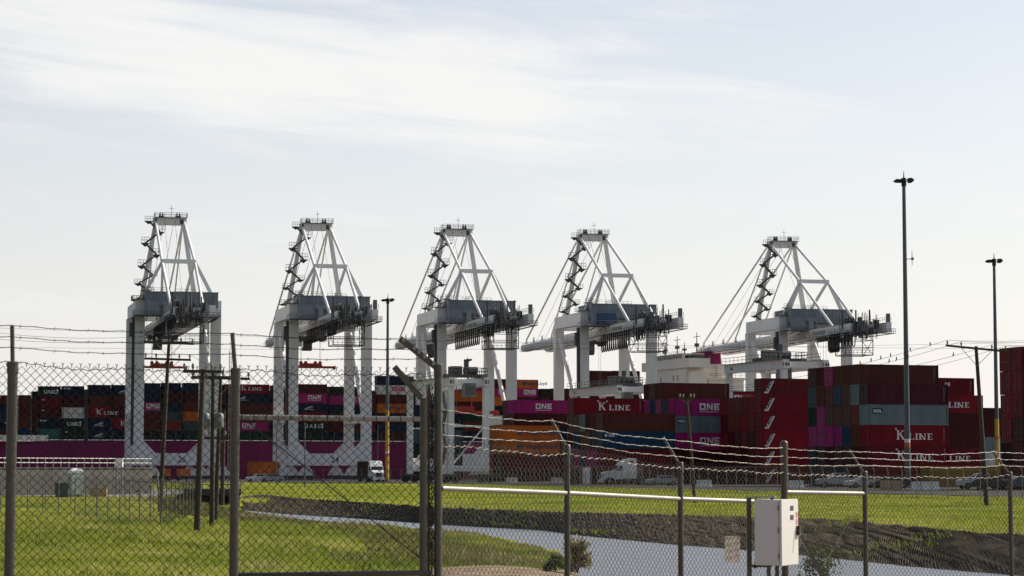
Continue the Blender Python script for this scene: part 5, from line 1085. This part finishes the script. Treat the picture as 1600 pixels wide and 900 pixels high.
# junction box and drum on the verge
# ================================================================== foreground gate and fence
GZ0 = .30
def strand(pts, r, amp=.0025, wav=.23, barb=True):
    """wavy two ply wire with four point barbs"""
    m = MB(); pts = [Vector(p) for p in pts]
    for a, b in zip(pts, pts[1:]):
        L = (b-a).length; n = max(6, int(L/.03)); q = []
        sag = .012*L
        for i in range(n+1):
            f = i/n; q.append(a.lerp(b, f)+Vector((0, 0, -sag*4*f*(1-f)+amp*math.sin(f*L/wav*6.28+a.x*7)+amp*1.6*math.sin(f*L*3.1+a.z*5)+amp*.9*math.sin(f*L*8.3+a.x*3))))
        m.path(q, r, 5)
        if barb:
            k = int(L/.13)
            for i in range(k):
                p = q[min(n, int((i+.5)/k*n))]; an = i*1.7
                d = Vector((math.cos(an)*.3, math.sin(an), math.cos(an)))*.018; m.tube(p-d, p+d, r*.5, 4)
                m.tube(p-Vector((.006, 0, 0)), p+Vector((.006, 0, 0)), r*1.4, 5)
    return m
def knuckles(segs, W, r, parent, material):
    m = MB()
    for (a, b, za, zb, *_q) in segs:
        a, b = Vector((a[0], a[1], za)), Vector((b[0], b[1], zb)); L = Vector((b.x-a.x, b.y-a.y, 0)).length; n = int(L/W); d = (b-a)/L
        for i in range(n):
            p = a+d*(i*W+W/2); m.tube(p-Vector((0, 0, .004)), p+Vector((0, 0, .022)), r*1.3, 5); m.tube(p+Vector((0, 0, .02)), p+d*.011+Vector((0, 0, .036)), r, 4); m.tube(p+Vector((0, 0, .02)), p-d*.011+Vector((0, 0, .036)), r, 4)
    o = m.build('knuckle_row', material, parent); o['kind'] = 'stuff'
def ring_bands(mb, c, r, zs):
    for z in zs: mb.tube((c[0], c[1], z-.008), (c[0], c[1], z+.008), r*1.10, 12)
def fpost(u, vtop, D, r, label, arm=None, dome=False, bands=True, name='fence_post', tilt=0.0, armr=.018):
    """one upright of the near fence; arm = pixel of the arm tip"""
    tp = at(u, vtop, D); t = thing(name, (tp.x, D, GZ0), 0, label, 'fence post', 'posts of the near fence'); h = tp.z-GZ0
    m = MB().tube((tilt, 0, -.4), (0, 0, h), r, 18); m.build('shaft', M_POST, t, True)
    cp = MB().lathe([(r*1.12, -.05), (r*1.12, 0), (r*1.0, r*.45), (r*.6, r*.8), (.004, r*.95)] if dome else [(r*1.14, -.09), (r*1.14, .004), (r*.9, .012), (.004, .014)], (0, 0, h), 16); cp.build('cap', M_POST, t, True)
    if bands:
        bm0 = MB().tube((0, 0, -.008), (0, 0, .008), r*1.10, 12).mesh('tension_band'); bm0.materials.append(M_POST)
        for k in range(int((h-.3)/.21)): o_ = inst('tension_band', bm0, t); o_.location = (0, 0, h-.16-k*.21)
    if arm:
        a = at(arm[0], arm[1], D); p0 = Vector((0, 0, h-.03)); p1 = a-Vector((tp.x, D, GZ0))
        if armr > .02: am = MB().beam(p0, p1, armr*1.2, armr*2.0)
        else: am = MB().path([p0-Vector((0, 0, .12)), p0, p0.lerp(p1, .2), p1], armr, 8)
        ao = am.build('barbed_arm', M_POST, t)
        if armr > .02:
            hl = MB(); d = p1-p0
            for f in (.12, .35, .5, .62, .9): c_ = p0+d*f; hl.box(c_.x-.012, c_.x+.012, c_.y-.022, c_.y+.02, c_.z+.0, c_.z+.03)
            hl.build('wire_clip', M_RAIL, ao)
    return t, Vector((tp.x, D, tp.z)), r
ZB = .38
L0, T0, _ = fpost(-330, 568, 18.3, .045, 'stout fence post outside the left end of the gate line', (-331, 500))
L1, T1, r1 = fpost(20, 567, 18.6, .041, 'stout weathered fence post with an upright barbed wire arm, before the compound', (19, 509))
L2, T2, r2 = fpost(368, 577, 18.9, .037, 'weathered fence post with slanting arm where the gate frame begins', (363, 520))
G1, TG, rg = fpost(685, 571, 19.1, .034, 'pale gate post with flat cap and heavy perforated arm', (625, 529), armr=.026)
# --- left fence panel
def mesh_panel(label, A, B, za, zb, W, r, zbot=ZB, extra=None, jit=.0011, knuck=True):
    t = thing('chain_link_panel', (A.x, A.y, GZ0), 0, label, 'fence panel', 'chain link panels of the near fence'); o = Vector((A.x, A.y, GZ0))
    seg = [((0, 0), (B.x-A.x, B.y-A.y), za-GZ0, zb-GZ0, zbot-GZ0, zbot-GZ0)]
    chain_obj(seg, W, r, t, M_WIRE, jit)
    if knuck: knuckles(seg, W, r*1.1, t, M_WIRE)
    return t, o
def ahead(p, dy=-.05): return Vector((p.x, p.y+dy, p.z))
zl0, zl1, zl2 = at(-330, 572, 18.3).z, at(20, 572, 18.6).z, at(368, 580, 18.9).z
mesh_panel('chain link panel out of sight left of the stout post', T0, T1, zl0, zl1, .072, .0024, zbot=1.1)
mesh_panel('chain link panel between the two weathered posts before the compound', T1, T2, zl1, zl2, .072, .0024)
zg = at(520, 578, 19.0).z
TF = at(662, 622, 19.1)
gate, go = mesh_panel('chain link gate leaf with pipe rails and a diagonal brace', T2, TF, zg, zg-.01, .072, .0024)
# gate frame
def rel(p): return Vector(p)-go
def gl(u, v, D=19.03): return rel(at(u, v, D))
MB().tube(gl(372, 652), gl(664, 655), .021, 12).build('rail', M_RAIL, gate, True); MB().tube(gl(372, 899), gl(676, 895), .024, 12).build('rail', M_POST, gate, True)
MB().tube(gl(662, 622), rel((TF.x, 19.05, GZ0+.05)), .031, 14).build('frame_upright', M_POST, gate, True)
am = MB().beam(gl(658, 622), gl(616, 573), .03, .05).build('barbed_arm', M_POST, gate)
MB().tube(gl(382, 655, 19.0), gl(656, 872, 19.0), .0055, 6).build('brace_rod', M_WIRE, gate)
bt2 = MB(); rnd = random.Random(9)
for k in range(60): f = k/59; p = gl(378+(660-378)*f, 652+3*f, 19.03); bt2.tube(p-Vector((.004, 0, 0)), p+Vector((.004, 0, 0)), .0235, 8) if k % 4 == 0 else None
bt2.build('tie_wire', M_WIRE, gate)
# bundle of mesh edge, chain and latch between the gate upright and the gate post
ed = thing('gate_edge_bundle', rel((0, 0, 0))*0+Vector((at(672, 735, 19.08).x, 19.08, GZ0)), 0, 'tangle of mesh ends and chain filling the gap beside the pale gate post', 'chain')
eb = MB(); zt_ = at(672, 600, 19.08).z-GZ0
for k in range(170):
    z = rnd.uniform(.1, zt_-.02); x = rnd.gauss(0, .016); s = rnd.uniform(.015, .035); a = rnd.uniform(0, 6.28)
    eb.path([(x-s*math.cos(a), rnd.uniform(-.03, .03), z-s*.8), (x, rnd.uniform(-.03, .03), z), (x+s*math.cos(a+.7), rnd.uniform(-.03, .03), z+s)], .0035, 4)
eb.build('mesh_ends', M_BARB, ed)
ch = MB()
for k in range(90):
    z = zt_-.1-k*.021; x = .018+.006*math.sin(k*.7)
    ch.tube((x-.009, -.02, z), (x-.009, -.02, z+.026), .005, 5) if k % 2 else ch.tube((x, -.03, z), (x, -.01, z+.02), .006, 5)
    if k % 2: ch.tube((x+.009, -.02, z), (x+.009, -.02, z+.026), .005, 5)
ch.build('chain', M_BLACK, ed)
dt = MB().tube((-.012, .01, 0), (-.012, .01, zt_), .011, 8); dt.build('tension_bar', M_POST, ed)
lf = MB(); 
for k in range(240):
    z = rnd.uniform(.05, zt_); x = rnd.gauss(-.004, .013); y = rnd.uniform(-.03, .03); s = rnd.uniform(.008, .02); a = rnd.uniform(0, 6.28)
    lf.add([(x, y, z), (x+s*math.cos(a), y+.01, z+s*math.sin(a)), (x+s*1.2*math.cos(a+.6), y, z+s*1.2*math.sin(a+.6))], [(0, 1, 2)])
lf.build('dead_vine', M_REED, ed, fixn=False)
# barbed strands on the left
def strands(name_label, rows, r=.0032):
    for lab, pts in rows:
        o = strand(pts, r, *((.007, .115) if 'lowest' in lab else ())).build('barbed_wire_strand', M_BARB if r < .003 else M_WIRE); tag(o, lab, 'barbed wire', 'barbed wire strands on the near fence')
rows = []
for nm, (v0, v1, v2, v3) in (('top', (506, 510, 521, 530)), ('middle', (524, 527, 538, 546)), ('lower', (541, 545, 554, 561))):
    rows.append((f'{nm} barbed strand over the gate line, carried by the slanting arms', [at(-330, v0-4, 18.28), at(20, v0+2, 18.56), at(365, v1+11 if nm == 'top' else v2, 18.86), at(627 if nm == 'top' else (643 if nm == 'middle' else 655), v3, 19.06)]))
rows.append(('lowest wavy strand lacing the top of the chain link, gate line', [at(-330, 573, 18.28), at(20, 567, 18.57), at(190, 576, 18.72), at(366, 577, 18.87), at(655, 585, 19.06)]))
strands('', rows)
# --- right fence stepping down along the canal
RP = [('R1', 886, 697, 20.8, (861, 655), 'fence post with thin bent arm right of the gate, over the sandy bank'), ('R2', 1063, 724, 22.5, (1036, 683), 'fence post with thin bent arm beside the white cabinet, over the water'),
      ('R3', 1225, 693, 24.0, None, 'dome capped fence post standing behind the white cabinet'), ('R4', 1351, 738, 25.3, (1327, 703), 'fence post with thin bent arm at the end of the pale rail'), ('R5', 1578, 739, 27.0, (1552, 706), 'last fence post with thin bent arm before the rightmost stack'), ('R6', 1790, 741, 28.7, (1764, 708), 'fence post with thin bent arm past the rightmost stack')]
TR = [Vector((T0.x, 0, 0))]; PT = []
for k, (n_, u, v, D, arm, lab) in enumerate(RP):
    t, p, r = fpost(u, v, D, .036 if n_ == 'R3' else .027, lab, arm, dome=(n_ == 'R3'), armr=.013); PT.append(p)
tops = [at(691, 692, 19.15)]+[at(886, 700, 20.8), at(1063, 726, 22.5), at(1225, 737, 24.0), at(1351, 742, 25.3), at(1578, 741, 27.0), at(1790, 742, 28.7)]
plab = ['chain link panel between the pale gate post and the first bent arm post', 'chain link panel between the two bent arm posts over the canal', 'chain link panel behind the beige sign plate and white cabinet', 'chain link panel under the short pale rail', 'chain link panel over the crumpled canal bank', 'chain link panel past the last bent arm post']
panels = []
for k in range(6):
    t, o = mesh_panel(plab[k], tops[k], tops[k+1], tops[k].z, tops[k+1].z, .066, .0024, zbot=.75 if k < 5 else 1.0, jit=.0013); panels.append((t, o))
def rail_between(k, u0, v0, D0, u1, v1, D1):
    t, o = panels[k]; MB().tube(at(u0, v0, D0)-o, at(u1, v1, D1)-o, .021, 12).build('rail', M_RAIL, t, True); m = MB()
    for j in range(7):
        f = (j+.5)/7; p = at(u0+(u1-u0)*f, v0+(v1-v0)*f, D0+(D1-D0)*f)-o; d = (at(u1, v1, D1)-at(u0, v0, D0)).normalized()*.004; m.tube(p-d, p+d, .0235, 8)
    m.build('tie_wire', M_WIRE, t)
rail_between(0, 690, 763, 19.1, 884, 770.5, 20.78); rail_between(1, 888, 770.5, 20.8, 1061, 779.5, 22.48); rail_between(2, 1065, 779.5, 22.5, 1223, 785, 23.98); rail_between(3, 1228, 769, 24.0, 1349, 771, 25.28)
rows = []
S_ = {'top': ((692, 640), (864, 658), (1039, 686), (1223, 700), (1330, 705), (1555, 706), (1770, 709)), 'second': ((692, 661), (872, 674), (1046, 699), (1223, 713), (1337, 715), (1563, 717), (1778, 719)), 'third': ((692, 679), (880, 688), (1054, 712), (1223, 725), (1345, 726), (1570, 727), (1785, 729)), 'lowest': ((692, 695), (886, 709), (1063, 729), (1223, 738), (1351, 744), (1578, 742), (1790, 744))}
DD = [19.1, 20.76, 22.46, 23.94, 25.26, 26.96, 28.66]
for nm, pts in S_.items():
    rows.append((f'{nm} wavy barbed strand of the fence stepping down along the canal', [at(u, v, D) for (u, v), D in zip(pts, DD)]))
strands('', rows, .0024)
# --- beige sign back, wired on the panel
sb = at(1146, 858, 23.35); tsn = thing('sign_plate', (sb.x, sb.y, sb.z), math.radians(38), 'blank beige sign plate with rounded corners wired to the fence by the cabinet', 'sign')
w2, h2, rc = .105, .132, .025; pol = []
for cx, cz, a0 in ((w2-rc, h2-rc, 0), (-w2+rc, h2-rc, 90), (-w2+rc, -h2+rc, 180), (w2-rc, -h2+rc, 270)):
    for j in range(5): a = math.radians(a0+j*22.5); pol.append((cx+rc*math.cos(a), cz+rc*math.sin(a)))
MB().prism(pol, .012, .016).build('plate', mat('beige_sign', (.62, .57, .47), .5, 0, .08, 8), tsn)
bl_ = MB()
for x in (-.085, .085): bl_.tube((x, .0, .11), (x, .018, .11), .006, 8)
bl_.build('bolt', M_STEEL, tsn)
# --- white control cabinet on its stand
CD = 21.2; cc = at(1222, 884, CD); CA = math.radians(64)          # door normal turned this far to the right of the camera
cab = thing('control_cabinet', (cc.x, cc.y, GZ0), CA, 'white steel control cabinet on a strut stand in front of the dome capped post', 'cabinet')
zc0 = cc.z-GZ0; zc1 = at(1222, 781, CD).z-GZ0; M_CAB = mat('cabinet_white', (.66, .655, .645), .35, 0, .02, 2, .06, (.6, .57, .52))
import bmesh
def bevelled(name, x0, x1, y0, y1, z0, z1, m, parent, bw=.006):
    o = MB().box(x0, x1, y0, y1, z0, z1).build(name, m, parent); bm = bmesh.new(); bm.from_mesh(o.data); bmesh.ops.bevel(bm, geom=bm.edges[:], offset=bw, segments=2, affect='EDGES'); bm.to_mesh(o.data); bm.free(); o.data.polygons.foreach_set('use_smooth', [True]*len(o.data.polygons)); o.data.set_sharp_from_angle(angle=math.radians(50)); return o
DW, DP = .46, .265                                     # door width, depth
bevelled('shell', 0, DW, .028, DP, zc0, zc1, M_CAB, cab); dr = bevelled('door', -.004, DW+.004, 0, .024, zc0-.004, zc1+.004, M_CAB, cab, .005)
for z in (zc0+.06, (zc0+zc1)/2, zc1-.10): MB().tube((-.006, .03, z), (-.006, .03, z+.05), .006, 8).build('hinge', M_STEEL, dr)
for (x, z) in ((.24, zc1-.10), (.24, zc1-.185)): MB().box(x, x+.085, -.004, -.001, z, z+.042).build('nameplate', M_BLACK, dr)
for (x, z) in ((.25, zc1-.093), (.25, zc1-.178)):
    mk = MB()
    for j in range(3): mk.box(x, x+.06-.015*j, -.006, -.005, z+.004+j*.009, z+.007+j*.009)
    mk.build('lettering', M_LETTERG, dr)
M_PINK = mat('pale_red_label', (.62, .27, .24), .6, 0, .2, 40)
for k in range(3): MB().box(.40, .445, -.004, -.001, zc1-.165-k*.065, zc1-.115-k*.065).build('warning_label', M_PINK, dr)
MB().tube((.405, -.035, (zc0+zc1)/2+.01), (.375, -.045, (zc0+zc1)/2-.13), .006, 8).tube((.42, -.002, (zc0+zc1)/2+.02), (.405, -.035, (zc0+zc1)/2+.01), .007, 8).build('handle', M_STEEL, dr, True)
MB().box(.41, .47, -.03, .0, (zc0+zc1)/2-.03, (zc0+zc1)/2+.055).build('latch', M_BLACK, dr)
# stand: uprights and strut channels
def cw(u, v, D): p = at(u, v, D); return p
st = thing('cabinet_stand', (cc.x, cc.y+.2, GZ0), 0, 'dark steel strut stand carrying the white cabinet, with raking brace', 'stand'); o = Vector((cc.x, cc.y+.2, GZ0))
def sbeam(a, b, w_, h_, name='strut', m=M_POST): return MB().beam(Vector(a)-o, Vector(b)-o, w_, h_).build(name, m, st)
p = cw(1170, 776, 21.5); sbeam((p.x, p.y, GZ0-.1), p, .042, .042, 'upright')
sbeam(cw(1168, 777, 21.5), cw(1212, 776, 21.42), .042, .014, 'strut', M_RAIL); sbeam(cw(1172, 884.5, 21.46), cw(1206, 884, 21.42), .03, .025)
for u in (1201, 1214): p = cw(u, 887, 21.36); sbeam((p.x, p.y, GZ0-.1), p+Vector((0, 0, .02)), .034, .042, 'upright')
sbeam(cw(1250, 836, 21.25), cw(1300, 925, 21.4), .028, .03, 'brace'); sbeam(cw(1181, 779, 21.46), cw(1181, 790, 21.46), .02, .03, 'bracket', M_BLACK); sbeam(cw(1206, 777.5, 21.44), cw(1206, 783, 21.44), .03, .02, 'bracket', M_BLACK); sbeam(cw(1180, 878, 21.44), cw(1180, 888, 21.44), .02, .02, 'bracket', M_BLACK)
gw = MB().tube(at(1346, 781, 25.2), at(1272, 908, 24.6), .004, 6).build('guy_wire', mat('tan_rope', (.42, .34, .2), .8)); tag(gw, 'tan guy rope slanting down from the end of the short pale rail', 'rope')
# keep evaluation simple
print('objects', len(bpy.data.objects))
